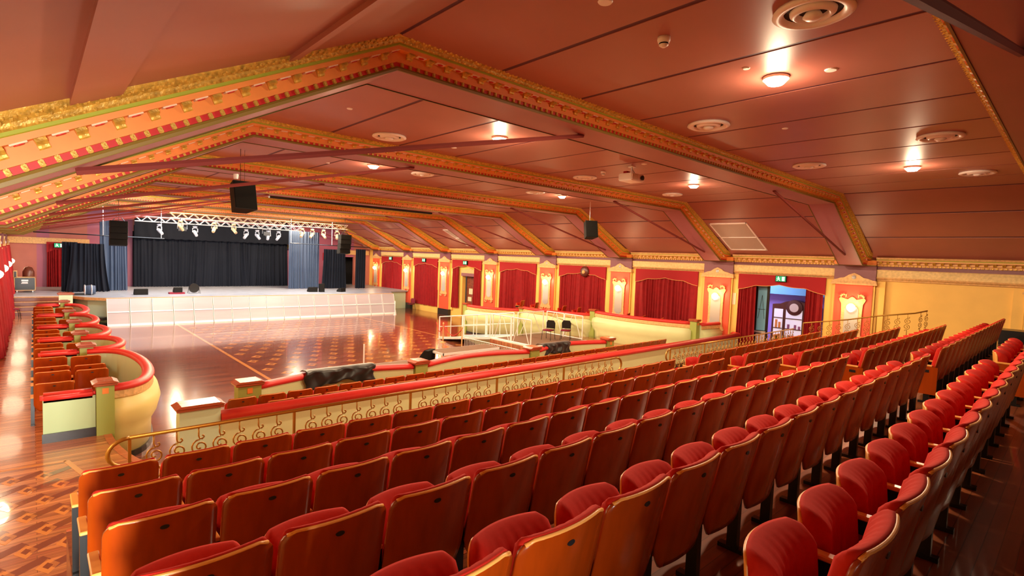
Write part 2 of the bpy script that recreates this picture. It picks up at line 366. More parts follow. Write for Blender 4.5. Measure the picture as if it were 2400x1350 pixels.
bs = stations(0.262); ds = stations(0.107)
where = ['nearest the camera, along the right edge of the picture', 'widest beam, crossing the upper middle of the picture', 'second beam from the camera', 'third beam from the camera', 'fourth beam from the camera', 'fifth beam from the camera', 'sixth beam from the camera', 'seventh beam from the camera', 'farthest beam, over the stage']
for k in range(-1, 8):
    tr = empty('trim_%d' % (k + 2), (0, 0, 0), kind='structure')
    ya, yb = YK(k) - 0.36, YK(k) + 0.36
    bm = bmnew(); lo = []; 
    A = [[bm.verts.new((p[0] + n.x * u, y, p[1] + n.y * u)) for p, n in zip(BP, MT)] for y in (ya, yb) for u in (0.0, 0.40)]
    for i in range(len(BP) - 1):
        bm.faces.new((A[0][i], A[0][i + 1], A[2][i + 1], A[2][i])); bm.faces.new((A[0][i], A[1][i], A[1][i + 1], A[0][i + 1])); bm.faces.new((A[2][i], A[2][i + 1], A[3][i + 1], A[3][i]))
    obj('soffit', bm, M_SOFFIT, tr)
    for side, Y0 in ((1, ya), (-1, yb)):
        for nm, pr, mm in (('olive_moulding', [(0.0, -0.012), (0.022, -0.012), (0.03, 0.016), (0.022, 0.036), (0.012, 0.04)], M_OLIVE),
                           ('recess_band', [(0.012, 0.04), (0.012, 0.088)], M_REDD), ('fascia', [(0.012, 0.088), (0.028, 0.09), (0.034, 0.212)], M_ORANGE),
                           ('corona', [(0.034, 0.212), (0.125, 0.212), (0.13, 0.255)], M_ORANGE), ('green_moulding', [(0.13, 0.255), (0.147, 0.260), (0.145, 0.283)], M_GREENM),
                           ('leaf_moulding', [(0.145, 0.283), (0.160, 0.295), (0.172, 0.325), (0.205, 0.348), (0.235, 0.40)], M_GOLD)):
            obj(nm, strip(pr, side, Y0), mm, tr)
        if k == 0 and side == 1:
            for (p, t, n, s) in bs:
                M = frame(p, t, n, s, side, Y0)
                o = link('bracket', BRK, tr); o.matrix_local = M
                M2 = frame(p + t * 0.131, t, n, s, side, Y0); o = link('rosette', ROS, tr); o.matrix_local = M2
                link('rosette_disc', RSD, o)
            for (p, t, n, s) in ds:
                o = link('dentil', KNB, tr); o.matrix_local = frame(p, t, n, s, side, Y0)
        elif (k == 1 and side == 1):
            for (p, t, n, s) in bs:
                o = link('bracket', BRK, tr); o.matrix_local = frame(p, t, n, s, side, Y0)
            bm = bmnew()
            for (p, t, n, s) in bs: bx(bm, -0.055, 0.055, 0.045, 0.118, 0.200, 0.211, frame(p + t * 0.131, t, n, s, side, Y0))
            tag(obj('rosettes', bm, M_CREAMBR, tr), kind='stuff')
            bm = bmnew()
            for (p, t, n, s) in ds: bx(bm, -0.019, 0.019, 0.0, 0.032, 0.042, 0.086, frame(p, t, n, s, side, Y0))
            tag(obj('dentils', bm, M_GOLD, tr), kind='stuff')
        elif side == 1 or k in (-1, 0):
            bm = bmnew()
            for (p, t, n, s) in bs: bracket_bm(bm, frame(p, t, n, s, side, Y0))
            tag(obj('brackets', bm, M_GOLD, tr), kind='stuff')
            bm = bmnew()
            for (p, t, n, s) in ds: bx(bm, -0.019, 0.019, 0.0, 0.032, 0.042, 0.086, frame(p, t, n, s, side, Y0))
            tag(obj('dentils', bm, M_GOLD, tr), kind='stuff')
        if k in (-1, 0, 1) :     # carved leaves on the gold moulding
            bm = bmnew(); wv = 0.22 if k > -1 else 0.12
            for q, (p, t, n, s) in enumerate(stations(0.075)):
                M = frame(p, t, n, s, side, Y0)
                sx = 0.018 if q % 2 else -0.004
                for (a, b, c) in ((-0.028, 0.148, 0.290), (0.0, 0.178, 0.325 + sx * 0.5), (0.028, 0.198, 0.345)):
                    v = [Vector((a - 0.016, b, c)), Vector((a + 0.016, b, c)), Vector((a + 0.012, b + 0.03, c + 0.012)), Vector((a - 0.012, b + 0.03, c + 0.012)), Vector((a, b + 0.020, c - 0.008))]
                    v = [bm.verts.new(M @ x) for x in v]
                    bm.faces.new((v[0], v[1], v[4])); bm.faces.new((v[1], v[2], v[4])); bm.faces.new((v[2], v[3], v[4])); bm.faces.new((v[3], v[0], v[4]))
            tag(obj('carved_leaves', bm, M_GOLD, tr), kind='stuff')
    for s in (-1, 1):
        bm = bmnew(); xa, xb = (0.27, 6.72) if s < 0 else (21.03, 14.58)
        tube(bm, [(xa, YK(k), 4.96), (xb, YK(k), 6.44)], 0.035, 6)
        obj('tie_rod', bm, M_ROD, tr)
# ------------------------------------------------------------------ right wall, entablature, pilasters
wr = empty('wall_right', (0, 0, 0), kind='structure')
for (y0, y1, z0, z1) in ((-4.5, 6.75, 0.0, 5.0), (10.0, 28.1, 0, 5.0), (29.9, 46.5, 0, 5.0), (6.75, 10.0, 4.0, 5.0), (28.1, 29.9, 3.1, 5.0)):
    box_obj('wall_face', XR, XR + 0.3, y0, y1, z0, z1, M_WALLY, wr)
wl = empty('wall_left', (0, 0, 0), kind='structure')
box_obj('wall_face', XL - 0.3, XL, 8.6, 46.5, 0, 5.0, M_WALLY, wl); box_obj('wall_face', XL - 0.3, XL, -4.5, 8.6, 0, 5.0, M_WALLY, wl)
def entab(parent, k, s, near):
    """s = 1 right wall, -1 left wall"""
    y0, y1 = YK(k) + 0.67, YK(k + 1) - 0.67
    if k == -2: y0 = -4.4
    X = lambda d: (XR - d) if s > 0 else (XL + d)
    def run(nm, pr, m):
        bm = bmnew(); prism(bm, [(X(d), z) for d, z in pr], y0, y1); obj(nm, bm, m, parent)
    run('frieze_moulding', [(-0.01, 4.08), (0.05, 4.08), (0.07, 4.13), (0.12, 4.16), (0.14, 4.21), (-0.01, 4.21)], M_GOLDP)
    run('frieze', [(-0.01, 4.21), (0.09, 4.21), (0.13, 4.46), (0.15, 4.48), (-0.01, 4.48)], M_FRZ)
    run('purple_band', [(-0.01, 4.48), (0.08, 4.48), (0.08, 4.60), (-0.01, 4.60)], M_PURPLE)
    run('cornice', [(-0.01, 4.60), (0.10, 4.60), (0.10, 4.66), (0.14, 4.68), (0.15, 4.77), (0.27, 4.77), (0.28, 4.82), (-0.01, 4.82)], M_CORN)
    run('green_moulding', [(-0.01, 4.82), (0.29, 4.82), (0.295, 4.845), (-0.01, 4.845)], M_GREENM)
    run('top_moulding', [(-0.01, 4.845), (0.31, 4.845), (0.36, 4.91), (-0.01, 4.93)], M_GOLDP)
    n = int((y1 - y0) / 0.205); bmb = bmnew(); 
    bm1 = bmnew(); prism(bm1, [(X(0.14) - X(0), 4.68), (X(0.26) - X(0), 4.77), (X(0.14) - X(0), 4.77)] if s > 0 else [(0.14, 4.68), (0.14, 4.77), (0.26, 4.77)], -0.04, 0.04)
    if near and s > 0:
        me = mesh_of(bm1, 'bracket', M_GOLD)
        for i in range(n): link('bracket', me, parent, (X(0), y0 + (i + 0.5) * (y1 - y0) / n, 0))
    else:
        bm1.free()
        for i in range(n):
            yc = y0 + (i + 0.5) * (y1 - y0) / n
            prism(bmb, [(X(0.14), 4.68), (X(0.26), 4.77), (X(0.14), 4.77)] if s > 0 else [(X(0.14), 4.68), (X(0.14), 4.77), (X(0.26), 4.77)], yc - 0.04, yc + 0.04)
    for i in range(2 * n):
        yc = y0 + (i + 0.5) * (y1 - y0) / (2 * n); bx(bmb, min(X(0.09), X(0.15)), max(X(0.09), X(0.15)), yc - 0.026, yc + 0.026, 4.605, 4.655)
    tag(obj('cornice_teeth', bmb, M_GOLD, parent), kind='stuff')
def pilaster(parent, k, s):
    X = lambda d: (XR - d) if s > 0 else (XL + d)
    y = YK(k); hb = 0.665
    def b(nm, d0, d1, y0, y1, z0, z1, m): return box_obj(nm, min(X(d0), X(d1)), max(X(d0), X(d1)), y0, y1, z0, z1, m, parent)
    b('pilaster_panel', -0.01, 0.20, y - 0.60, y + 0.60, 0.45, 3.92, M_PANEL)
    b('pilaster_edge', -0.01, 0.17, y - 0.665, y - 0.60, 0.45, 3.92, M_WALLY); b('pilaster_edge', -0.01, 0.17, y + 0.60, y + 0.665, 0.45, 3.92, M_WALLY)
    b('pilaster_plinth', -0.01, 0.24, y - hb, y + hb, 0.0, 0.45, M_DARKSK)
    b('purple_block', -0.01, 0.18, y - hb, y + hb, 3.95, 4.62, M_PURPLE)
    b('cornice_block', -0.01, 0.24, y - hb, y + hb, 4.62, 4.80, M_ORANGE)
    b('block_moulding', -0.01, 0.26, y - hb, y + hb, 4.60, 4.635, M_OLIVE)
    # capital with a pediment
    pts = [(y - 0.72, 3.90), (y + 0.72, 3.90), (y + 0.72, 3.97), (y + 0.70, 4.06), (y + 0.58, 4.08), (y + 0.45, 4.13), (y + 0.30, 4.16), (y + 0.18, 4.25), (y + 0.07, 4.30), (y, 4.33),
           (y - 0.07, 4.30), (y - 0.18, 4.25), (y - 0.30, 4.16), (y - 0.45, 4.13), (y - 0.58, 4.08), (y - 0.70, 4.06), (y - 0.72, 3.97)]
    bm = bmnew(); prism(bm, pts, *sorted((X(0.02), X(0.25))), 'yz'); obj('capital', bm, M_GOLDP, parent)
    bm = bmnew(); prism(bm, [(y - 0.74, 3.895), (y + 0.74, 3.895), (y + 0.74, 3.95), (y - 0.74, 3.95)], *sorted((X(0.02), X(0.29))), 'yz'); obj('capital_ledge', bm, M_GOLDP, parent)
    bm = bmnew(); lathe(bm, [(0.0, 0), (0.03, 0.02), (0.07, 0.0), (0.075, -0.02)] if s < 0 else [(0.075, 0.02), (0.07, 0.0), (0.03, -0.02), (0.0, -0.03)], (X(0.27), y, 4.17), 10, 'x'); obj('capital_boss', bm, M_MIRROR, parent)
    for sg in (-1, 1):
        y0, y1 = sorted((y + sg * 0.675, y + sg * 0.95)); b('jamb_strip', -0.01, 0.10, y0, y1, 0.45, 4.06, M_WALLY)
for k in range(-2, 8):
    if k < 7: entab(wr, k, 1, k in (-1, 0))
    if k > -2: pilaster(wr, k, 1)
    if 2 <= k: 
        pilaster(wl, k, -1)
        if k < 7: entab(wl, k, -1, False)
# ------------------------------------------------------------------ stage, steps, back wall
stp = [(2.8, 34.55), (2.0, 35.3), (1.45, 36.5), (XL, 36.5), (XL, 46), (22.5, 46), (22.5, 36.9), (20.6, 36.6), (19.5, 34.3)]
bm = bmnew(); prism(bm, stp, 1.33, 1.43, 'xy'); sg_ = obj('floor', bm, M_STAGEF); tag(sg_, kind='structure')
bm = bmnew(); prism(bm, [(2.86, 34.8), (2.1, 35.45), (1.6, 36.6), (1.6, 45), (22.3, 45), (22.3, 37.1), (20.5, 36.8), (19.4, 34.55)], 0.0, 1.33, 'xy'); sf = obj('stage_front_wall', bm, M_MINT, sg_)
fpath = [(19.5, 34.3), (2.8, 34.55), (2.0, 35.3), (1.45, 36.5)]
bm = bmnew(); sweep(bm, fpath, [(0.0, 1.30), (-0.06, 1.30), (-0.06, 1.45), (0.0, 1.45)]); obj('stage_edge_moulding', bm, M_GOLDP, sg_)
bm = bmnew(); sweep(bm, fpath[1:], [(0.20, 0.28), (-0.25, 0.28), (-0.25, 0.42), (0.20, 0.42)]); obj('stage_plinth', bm, M_DARKSK, sg_)
bm = bmnew(); sweep(bm, fpath[1:], [(0.20, 0.0), (-0.40, 0.0), (-0.40, 0.12), (0.20, 0.12)]); obj('stage_plinth', bm, M_DARKSK, sg_)
for i in range(4):
    z = 0.63 + 0.2 * (i + 1); s_ = box_obj('step', XL, 1.45, 34.7 + 0.45 * i, 36.52, z - 0.2, z, M_STEPW, pl)
    box_obj('tread_edge', XL, 1.45, 34.69 + 0.45 * i, 34.73 + 0.45 * i, z - 0.025, z + 0.004, M_GOLDP, s_)
box_obj('stage_edge', XL, 1.45, 36.45, 36.55, 1.40, 1.44, M_WHITEM, sg_)
wb = empty('wall_back', (0, 0, 0), kind='structure')
for (x0, x1, z0, z1, m_) in ((-1.6, 0.15, 0, 5.2, M_STAGEWALL), (0.15, 0.75, 0, 5.2, M_MAUVE), (0.75, 2.6, 3.9, 6.9, M_STAGEWALL), (2.6, 5.0, 0, 6.9, M_MAUVE), (5.0, 15.2, 5.2, 6.9, M_STAGEWALL), (15.0, 18.7, 0, 6.9, M_MAUVE), (18.7, 21.0, 3.9, 6.3, M_MAUVE), (21.0, 22.9, 0, 5.4, M_STAGEWALL)):
    box_obj('wall_face', x0, x1, 43.9, 44.1, z0, z1, m_, wb)
box_obj('wall_face', -1.6, 22.9, 45.6, 45.8, 0, 7, M_DARK, wb)
for (x0, x1) in ((-1.2, 2.7), (18.6, 22.4)):
    box_obj('wall_cornice', x0, x1, 43.78, 43.9, 4.12, 4.5, M_GOLDP, wb)
for x in (4.35, 15.05):
    for z, m_ in ((4.42, M_WALLY), (4.55, M_GREENM), (4.68, M_WALLY), (4.85, M_GREENM)): box_obj('wall_stripe', x - 0.35, x + 0.35, 43.7, 43.9, z, z + 0.10, m_, wb)
    box_obj('green_pedestal', x - 0.38, x - 0.02, 43.4, 43.9, 1.43, 2.35, M_GPOST, wb)
    bm = bmnew(); lathe(bm, [(0.18, 2.35), (0.2, 2.45), (0.14, 2.6), (0.19, 2.72), (0.17, 2.95), (0.08, 3.1), (0.0, 3.16)], (x - 0.2, 43.62, 0), 14); obj('pedestal_urn', bm, M_GOLDP, wb, smooth=True)
# ------------------------------------------------------------------ curtains
def cloth_mesh(name, width, z0, z1, folds, amp, m, seed=0, flare=0.0, rows=9, bulge=0.0):
    rnd = random.Random(seed); ctr = [0.0]; bm = bmnew(); n = folds * 7; rings = []
    ph = [rnd.uniform(-0.5, 0.5) for _ in range(folds + 2)]; am = [rnd.uniform(0.5, 1.3) for _ in range(folds + 2)]
    for r in range(rows + 1):
        q = r / rows; z = z1 + (z0 - z1) * q; ring = []
        for i in range(n + 1):
            u = i / n; fi = u * folds; a = int(fi); fr = fi - a
            A = am[a] * (1 - fr) + am[a + 1] * fr; P_ = ph[a] * (1 - fr) + ph[a + 1] * fr
            fi2 = fi + 0.55 * math.sin(fi * 0.83 + seed) + 0.3 * math.sin(fi * 0.37 + 2 * seed) * q; y = amp * A * math.sin(2 * PI * fi2 + P_ * 2 + 0.5 * math.sin(q * 3 + a)) * (0.55 + 0.45 * q) + 0.3 * amp * math.sin(5.1 * fi + 2 * q)
            x = (u - 0.5) * width * (1 + flare * q ** 1.6) + 0.12 * amp * math.sin(7 * fi)
            ring.append(bm.verts.new((x, y - bulge * q, z + (0.02 * math.sin(fi * 9) if r == rows else 0))))
        rings.append(ring)
    for r in range(rows):
        for i in range(n): bm.faces.new((rings[r][i], rings[r][i + 1], rings[r + 1][i + 1], rings[r + 1][i]))
    me = bpy.data.meshes.new(name); bm.to_mesh(me); bm.free(); me.materials.append(m)
    for p in me.polygons: p.use_smooth = True
    return me
def scallop(u): # lower edge height of the valance (0..1), swag shape
    return 0.24 * math.sin(PI * u) ** 0.9 * (1 if abs(u - 0.5) > 0.2 else 1) - 0.055 * abs(math.sin(PI * u * 3.5 - PI * 0.25 + PI * 0.5)) ** 1.0 + 0.04
def valance_mesh(width, z1, drop):
    bm = bmnew(); n = 40; f_, g_ = [], []
    for y in (0.0, 0.05):
        top = [bm.verts.new(((i / n - 0.5) * width, y, z1)) for i in range(n + 1)]
        bot = [bm.verts.new(((i / n - 0.5) * width, y, z1 - drop + scallop(i / n))) for i in range(n + 1)]
        for i in range(n): bm.faces.new((top[i], top[i + 1], bot[i + 1], bot[i]))
        f_.append(top); g_.append(bot)
    for i in range(n): bm.faces.new((g_[0][i], g_[0][i + 1], g_[1][i + 1], g_[1][i]))
    v = mesh_of(bm, 'valance', M_VALANCE)
    bm = bmnew(); tube(bm, [((i / n - 0.5) * width, -0.005, z1 - drop + scallop(i / n)) for i in range(n + 1)], 0.012, 5)
    return v, mesh_of(bm, 'braid', M_TRIMC)
VAL, BRD = valance_mesh(3.36, 4.10, 0.66)
closed_me = [cloth_mesh('curtain_panel', 1.75, 0.5, 4.0, 9, 0.06, M_CURT, s) for s in (1, 2, 3)]
openL = cloth_mesh('curtain_panel', 0.75, 0.66, 4.0, 6, 0.07, M_CURT, 5, 0.12); openR = cloth_mesh('curtain_panel', 0.62, 0.66, 4.0, 5, 0.07, M_CURT, 6, 0.15)
bays = {0: ('red velvet curtains drawn open around the lit lobby doorway', 'open'), 1: ('closed red curtains in the wall bay just left of the lobby doorway', 'c'),
        2: ('closed red curtains under the round dark emblem', 'c'), 3: ('closed red curtains just right of the small side door', 'c'),
        4: ('red curtains drawn open around the small side door', 'open2'), 5: ('closed red curtains under exit sign, just left of the small side door', 'c'), 6: ('closed red curtains under the exit sign nearest the stage, right wall', 'c')}
for k, (lab, kind) in bays.items():
    t = empty('curtain', (XR - 0.17, (YK(k) + YK(k + 1)) / 2, 0), lab, 'curtain', 'red curtains along the right wall', rz=-PI / 2)
    v = link('valance', VAL, t, (0, -0.02, 0)); link('braid', BRD, v)
    if kind == 'c':
        for s in (-1, 1): link('curtain_panel', closed_me[(k + (s > 0)) % 3], t, (s * 0.83, 0.06, 0))
    else:
        link('curtain_panel', openR if kind == 'open' else openL, t, (1.30 if kind == 'open' else 1.20, 0.05, 0)); link('curtain_panel', openL, t, (-1.30, 0.05, 0))
leftc = cloth_mesh('curtain_panel', 1.9, 0.66, 4.0, 9, 0.07, M_CURT, 9, 0.04, bulge=0.26)
for k in (3, 4, 5, 6):
    t = empty('curtain', (XL + 0.16, (YK(k) + YK(k + 1)) / 2, 0), 'red curtains on the left wall, %s bay back from the stage' % ORD[6 - k], 'curtain', 'red curtains along the left wall', rz=PI / 2)
    v = link('valance', VAL, t, (0, -0.02, 0)); link('braid', BRD, v)
    for s in (-1, 1): link('curtain_panel', leftc, t, (s * 0.9, -0.13, 0))
# stage drapes
def drape(name, x, y, width, z0, z1, folds, amp, m, lab, seed, flare=0.0, cat='curtain', group='black and blue stage drapes', rz=0):
    o = link(name, cloth_mesh(name, width, z0, z1, folds, amp, m, seed, flare, 10), None, (x, y, 0), rz); return tag(o, lab, cat, group)
drape('stage_drape', 7.0, 43.3, 4.0, 1.44, 5.6, 16, 0.07, M_BLACKC, 'black backdrop drape, left third of the stage back', 11, 0.02)
drape('stage_drape', 10.2, 43.2, 3.6, 1.44, 5.6, 14, 0.08, M_BLACKC, 'black backdrop drape, middle of the stage back', 12, 0.12)
drape('stage_drape', 13.4, 43.3, 3.3, 1.44, 5.5, 14, 0.07, M_BLACKC, 'black backdrop drape, right third of the stage back', 13, 0.03)
o = link('stage_border', cloth_mesh('stage_border', 10.2, 4.75, 6.1, 14, 0.03, M_BLACKC, 30), None, (10.1, 43.0, 0)); tag(o, 'black border cloth hung along the top of the black backdrop', 'curtain')
drape('stage_drape', 3.62, 40.0, 1.35, 1.44, 5.7, 8, 0.07, M_BLUEC, 'tall slate blue drape behind the left speaker array', 14, 0.02)
drape('stage_drape', 2.35, 39.2, 1.5, 1.44, 4.25, 8, 0.08, M_BLACKC, 'flared black drape left of the tall blue drape', 15, 0.35)
drape('stage_drape', 1.55, 39.5, 0.7, 1.44, 4.3, 5, 0.07, M_BLACKC, 'narrow black drape beside the dark left doorway', 16, 0.12)
drape('stage_drape', 15.15, 40.0, 2.3, 1.44, 5.75, 13, 0.06, M_BLUEC, 'tall slate blue drape at the right of the stage', 17, 0.0)
drape('stage_drape', 17.5, 39.9, 1.75, 1.44, 4.5, 11, 0.07, M_BLACKC, 'dark blue drape behind the right speaker array', 18, 0.12)
drape('stage_drape', 19.6, 39.7, 0.85, 1.44, 4.6, 6, 0.06, M_BLACKC, 'plain black drape farthest right on the stage', 19, 0.0)
t = empty('curtain', (1.45, 43.75, 0), 'red curtain and valance over the dark doorway left of the stage', 'curtain')
v = link('valance', VAL, t, (0, 0, 0.15)); v.scale = (0.5, 1, 1); link('curtain_panel', openL, t, (-0.45, 0.03, 0.1))
t = empty('curtain', (19.0, 43.75, 0), 'red curtain and valance between the dark drapes right of the stage', 'curtain')
v = link('valance', VAL, t, (0, 0, 0.1)); v.scale = (0.5, 1, 1); link('curtain_panel', openL, t, (0.2, 0.03, 0.1))
# ------------------------------------------------------------------ sconces
def make_sconce():
    t = empty('wall_sconce', (0, 0, 0), rz=0)
    z0, z1 = 1.52, 3.42
    def outline(w, a, b): # baroque mirror outline (y, z)
        p = []
        H = b - a
        for u, zz in ((-1, 0.01), (-1.08, 0.04), (-0.96, 0.08), (-0.86, 0.13), (-0.82, 0.30), (-0.84, 0.75), (-0.88, 0.88), (-1.0, 0.92), (-1.08, 0.96), (-0.95, 1.0), (-0.6, 0.975), (-0.35, 0.96), (-0.15, 1.0), (0, 1.015)): p.append((u * w, a + zz * H))
        q = [(-y, z) for y, z in p[::-1][1:]]
        low = [(0.55 * w, a + 0.0 * H), (0.2 * w, a + 0.02 * H), (0, a - 0.01 * H), (-0.2 * w, a + 0.02 * H), (-0.55 * w, a)]
        return p + q + low
    bm = bmnew(); prism(bm, outline(0.40, z0, z1), 0.0, 0.045, 'yz'); obj('frame', bm, M_GOLDP, t)
    bm = bmnew()
    mp = [(0.225 * u, z0 + 0.20 + v * 1.45) for u, v in ((-0.35, 0), (-0.6, 0.05), (-1, 0.08), (-1, 0.86), (-0.8, 0.93), (-0.5, 0.94), (-0.35, 0.99), (0, 1.02), (0.35, 0.99), (0.5, 0.94), (0.8, 0.93), (1, 0.86), (1, 0.08), (0.6, 0.05), (0.35, 0), (0, 0.03))]
    prism(bm, mp, -0.012, 0.0, 'yz'); obj('mirror', bm, M_MIRROR, t)
    bm = bmnew(); prof = [(0.0, 2.88), (0.05, 2.90), (0.12, 2.97), (0.15, 3.06), (0.13, 3.13), (0.05, 3.2), (0.0, 3.21)]
    lathe(bm, prof, (-0.10, 0, 0), 14); obj('lamp_bowl', bm, M_SLAMP, t, smooth=True)
    # scroll ornaments, one per corner
    for sy in (-1, 1):
        for top in (0, 1):
            bm = bmnew(); zc_ = (z1 + 0.0) if top else z0; s = 1 if top else -1
            pts = []
            for i in range(15):
                a = i / 14 * 3.6; r = 0.125 * (1 - i / 22)
                pts.append((-0.01, sy * (0.36 - 0.10 + r * math.cos(a)), zc_ + s * (0.02 + r * math.sin(a))))
            tube(bm, pts, [0.032 - 0.0013 * i for i in range(15)], 6)
            for a in (0.3, 0.9, 1.5, 2.1):
                c, d = math.cos(a) * 0.17, math.sin(a) * 0.14
                tube(bm, [(-0.005, sy * (0.26 + c * 0.5), zc_ + s * d * 0.5), (-0.02, sy * (0.26 + c), zc_ + s * (d + 0.02))], [0.036, 0.006], 5)
            obj('scroll', bm, M_GOLDP, t, smooth=True)
    return t
SC = make_sconce()
pos_r = ['nearest the right edge', 'just left of the lobby doorway', 'third from the right edge', 'fourth from the right edge', 'fifth from the right edge', 'just left of the small side door', 'second closest to the stage', 'closest to the stage']
for k in range(0, 8):
    lab = 'gilt mirrored sconce on the right wall pilaster, %s' % pos_r[k]
    if k == 0: s = SC; s.location = (XR - 0.25, YK(0), 0); s['label'] = lab; s['category'] = 'sconce'; s['group'] = 'gilt sconces on the right wall'
    else: s = dup(SC, (XR - 0.25, YK(k), 0), 0, lab, 'gilt sconces on the right wall')
    point('sconce_light', (XR - 0.60, YK(k), 3.12), SCONCE_W, (1.0, 0.74, 0.40), 0.10)
for k in range(0, 3): dup(SC, (XL + 0.25, YK(k), 0), PI, 'gilt sconce on the left wall beside the %s booth gap, out of view' % ORD[k], 'gilt sconces on the left wall'); point('sconce_light', (XL + 0.55, YK(k), 3.12), 48, (1.0, 0.80, 0.52), 0.3)
for k in range(3, 8):
    s = dup(SC, (XL + 0.25, YK(k), 0), PI, 'gilt sconce on the left wall pilaster, %s back from the stage' % ORD[7 - k], 'gilt sconces on the left wall')
    point('sconce_light', (XL + 0.65, YK(k), 3.12), SCONCE_W * 0.6, (1.0, 0.80, 0.52), 0.35)
# ------------------------------------------------------------------ ceiling fittings
bm = bmnew(); lathe(bm, [(0.15, 0.0), (0.15, -0.03), (0.11, -0.05)], n=24); LR = mesh_of(bm, 'ring', M_WHITEP)
bm = bmnew(); lathe(bm, [(0.0, -0.10), (0.09, -0.09), (0.145, -0.03)], n=20); LB = mesh_of(bm, 'bulb', M_LAMP)
bayname = ['above the nearest seats', 'in the second ceiling bay', 'in the third ceiling bay', 'in the fourth ceiling bay', 'in the fifth ceiling bay', 'in the sixth ceiling bay', 'in the seventh ceiling bay', 'in the eighth ceiling bay']
for k in range(-1, 5):
    for X, nm in ((6.82, 'left'), (14.4, 'right')):
        Y = YK(k) + 2.22
        if k >= 2 : continue
        t = empty('ceiling_light', (X, Y, 6.745), 'bright round ceiling lamp %s, %s one of the pair' % (bayname[k + 1], nm), 'ceiling light', 'bright ceiling lamps')
        link('ring', LR, t); link('bulb', LB, t)
for k in range(-2, 7):
    for X in (6.82, 14.4):
        p = LAMP_W * (0.06 if k < -1 else 1.0)
        spot('ceiling_lamp_light', (X, YK(k) + 2.22, 6.64), p, (1.0, 0.745, 0.475)); point('ceiling_lamp_glow', (X, YK(k) + 2.22, 6.45), p * 0.035, (1.0, 0.745, 0.475), 0.1)
bm = bmnew(); lathe(bm, [(0.33, 0.0), (0.34, -0.03), (0.30, -0.05), (0.25, -0.035), (0.24, 0.0)], n=32); D1 = mesh_of(bm, 'outer_ring', M_WHITEP, True)
bm = bmnew(); lathe(bm, [(0.20, 0.01), (0.19, -0.03), (0.15, -0.06), (0.12, -0.03), (0.12, 0.01)], n=28); D2 = mesh_of(bm, 'inner_cone', M_WHITEP, True)
bm = bmnew(); lathe(bm, [(0.0, -0.09), (0.05, -0.085), (0.085, -0.06), (0.05, 0.0)], n=20); D3 = mesh_of(bm, 'centre_disc', M_WHITEP, True)
bm = bmnew(); lathe(bm, [(0.25, 0.0), (0.25, -0.006), (0.0, -0.006)], n=24); D4 = mesh_of(bm, 'dark_throat', M_DARK)
dl = [(5.29, 1.85, 'largest, cut by the top edge of the picture'), (8.40, 4.45, 'left of the yellow-edged beam in the nearest bay, second largest'), (11.45, 1.84, 'right of centre in the nearest bay'), (13.0, 4.4, 'beside the beam in the nearest bay, right part'),
      (15.9, 1.83, 'nearest the right edge of the picture'), (5.35, 9.7, 'left of the lamp in the second bay'), (11.55, 9.75, 'left of the projector'), (15.95, 9.6, 'beside the second bay knee, right of the projector'),
      (8.45, 13.3, 'left in the third bay'), (13.15, 13.35, 'left of the lamp in the third bay'), (8.6, 18.7, 'left in the fourth bay'), (11.8, 18.3, 'right in the fourth bay')]
for X, Y, w_ in dl:
    t = empty('air_diffuser', (X, Y, 6.75), 'round white ceiling air diffuser, ' + w_, 'diffuser', 'round ceiling air diffusers')
    for nm, me in (('outer_ring', D1), ('inner_cone', D2), ('centre_disc', D3), ('dark_throat', D4)): link(nm, me, t)
bm = bmnew(); lathe(bm, [(0.0, -0.012), (0.06, -0.012), (0.07, 0.0)], n=20); CV = mesh_of(bm, 'cover_disc', M_WHITEP)
for X, Y, s, w_ in ((1.9, 5.55, 1.0, 'above the left part of the nearest beam'), (3.88, 3.13, 1.0, 'at the top edge of the picture'), (6.98, 2.2, 1.0, 'just right of the brightest lamp'), (6.3, 2.9, 0.6, 'just left of the brightest lamp'), (3.9, 8.42, 0.7, 'high in the second bay'), (6.85, 9.55, 0.9, 'below the lamp in the second bay'),
                    (10.8, 7.3, 1.0, 'behind the projector'), (9.4, 3.6, 0.7, 'middle of the nearest bay'), (5.9, 14.0, 0.7, 'in the third bay near the hanging speaker')):
    o = link('cover_disc', CV, None, (X, Y, zc(X) - 0.001)); o.scale = (s, s, 1); tag(o, 'small flat white cover disc on the ceiling, ' + w_, 'ceiling disc', 'small white ceiling discs')
    if X < 2.95: o.rotation_euler = (0, -math.atan(0.48), 0)
for X, Y, w_ in ((4.9, 3.15, 'in the nearest ceiling bay'), (11.1, 8.75, 'left of the projector')):
    t = empty('smoke_detector', (X, Y, 6.75), 'white smoke detector ' + w_, 'smoke detector')
    bm = bmnew(); lathe(bm, [(0.065, 0), (0.068, -0.03), (0.058, -0.06)], n=20); obj('base', bm, M_WHITEP, t, smooth=True)
    bm = bmnew(); lathe(bm, [(0.045, -0.06), (0.05, -0.085), (0.02, -0.105), (0.0, -0.105)], n=16); obj('sensor', bm, M_WHITEP, t, smooth=True)
    bm = bmnew(); lathe(bm, [(0.048, -0.062), (0.05, -0.07), (0.048, -0.078)], n=16); obj('slot', bm, M_DARK, t)
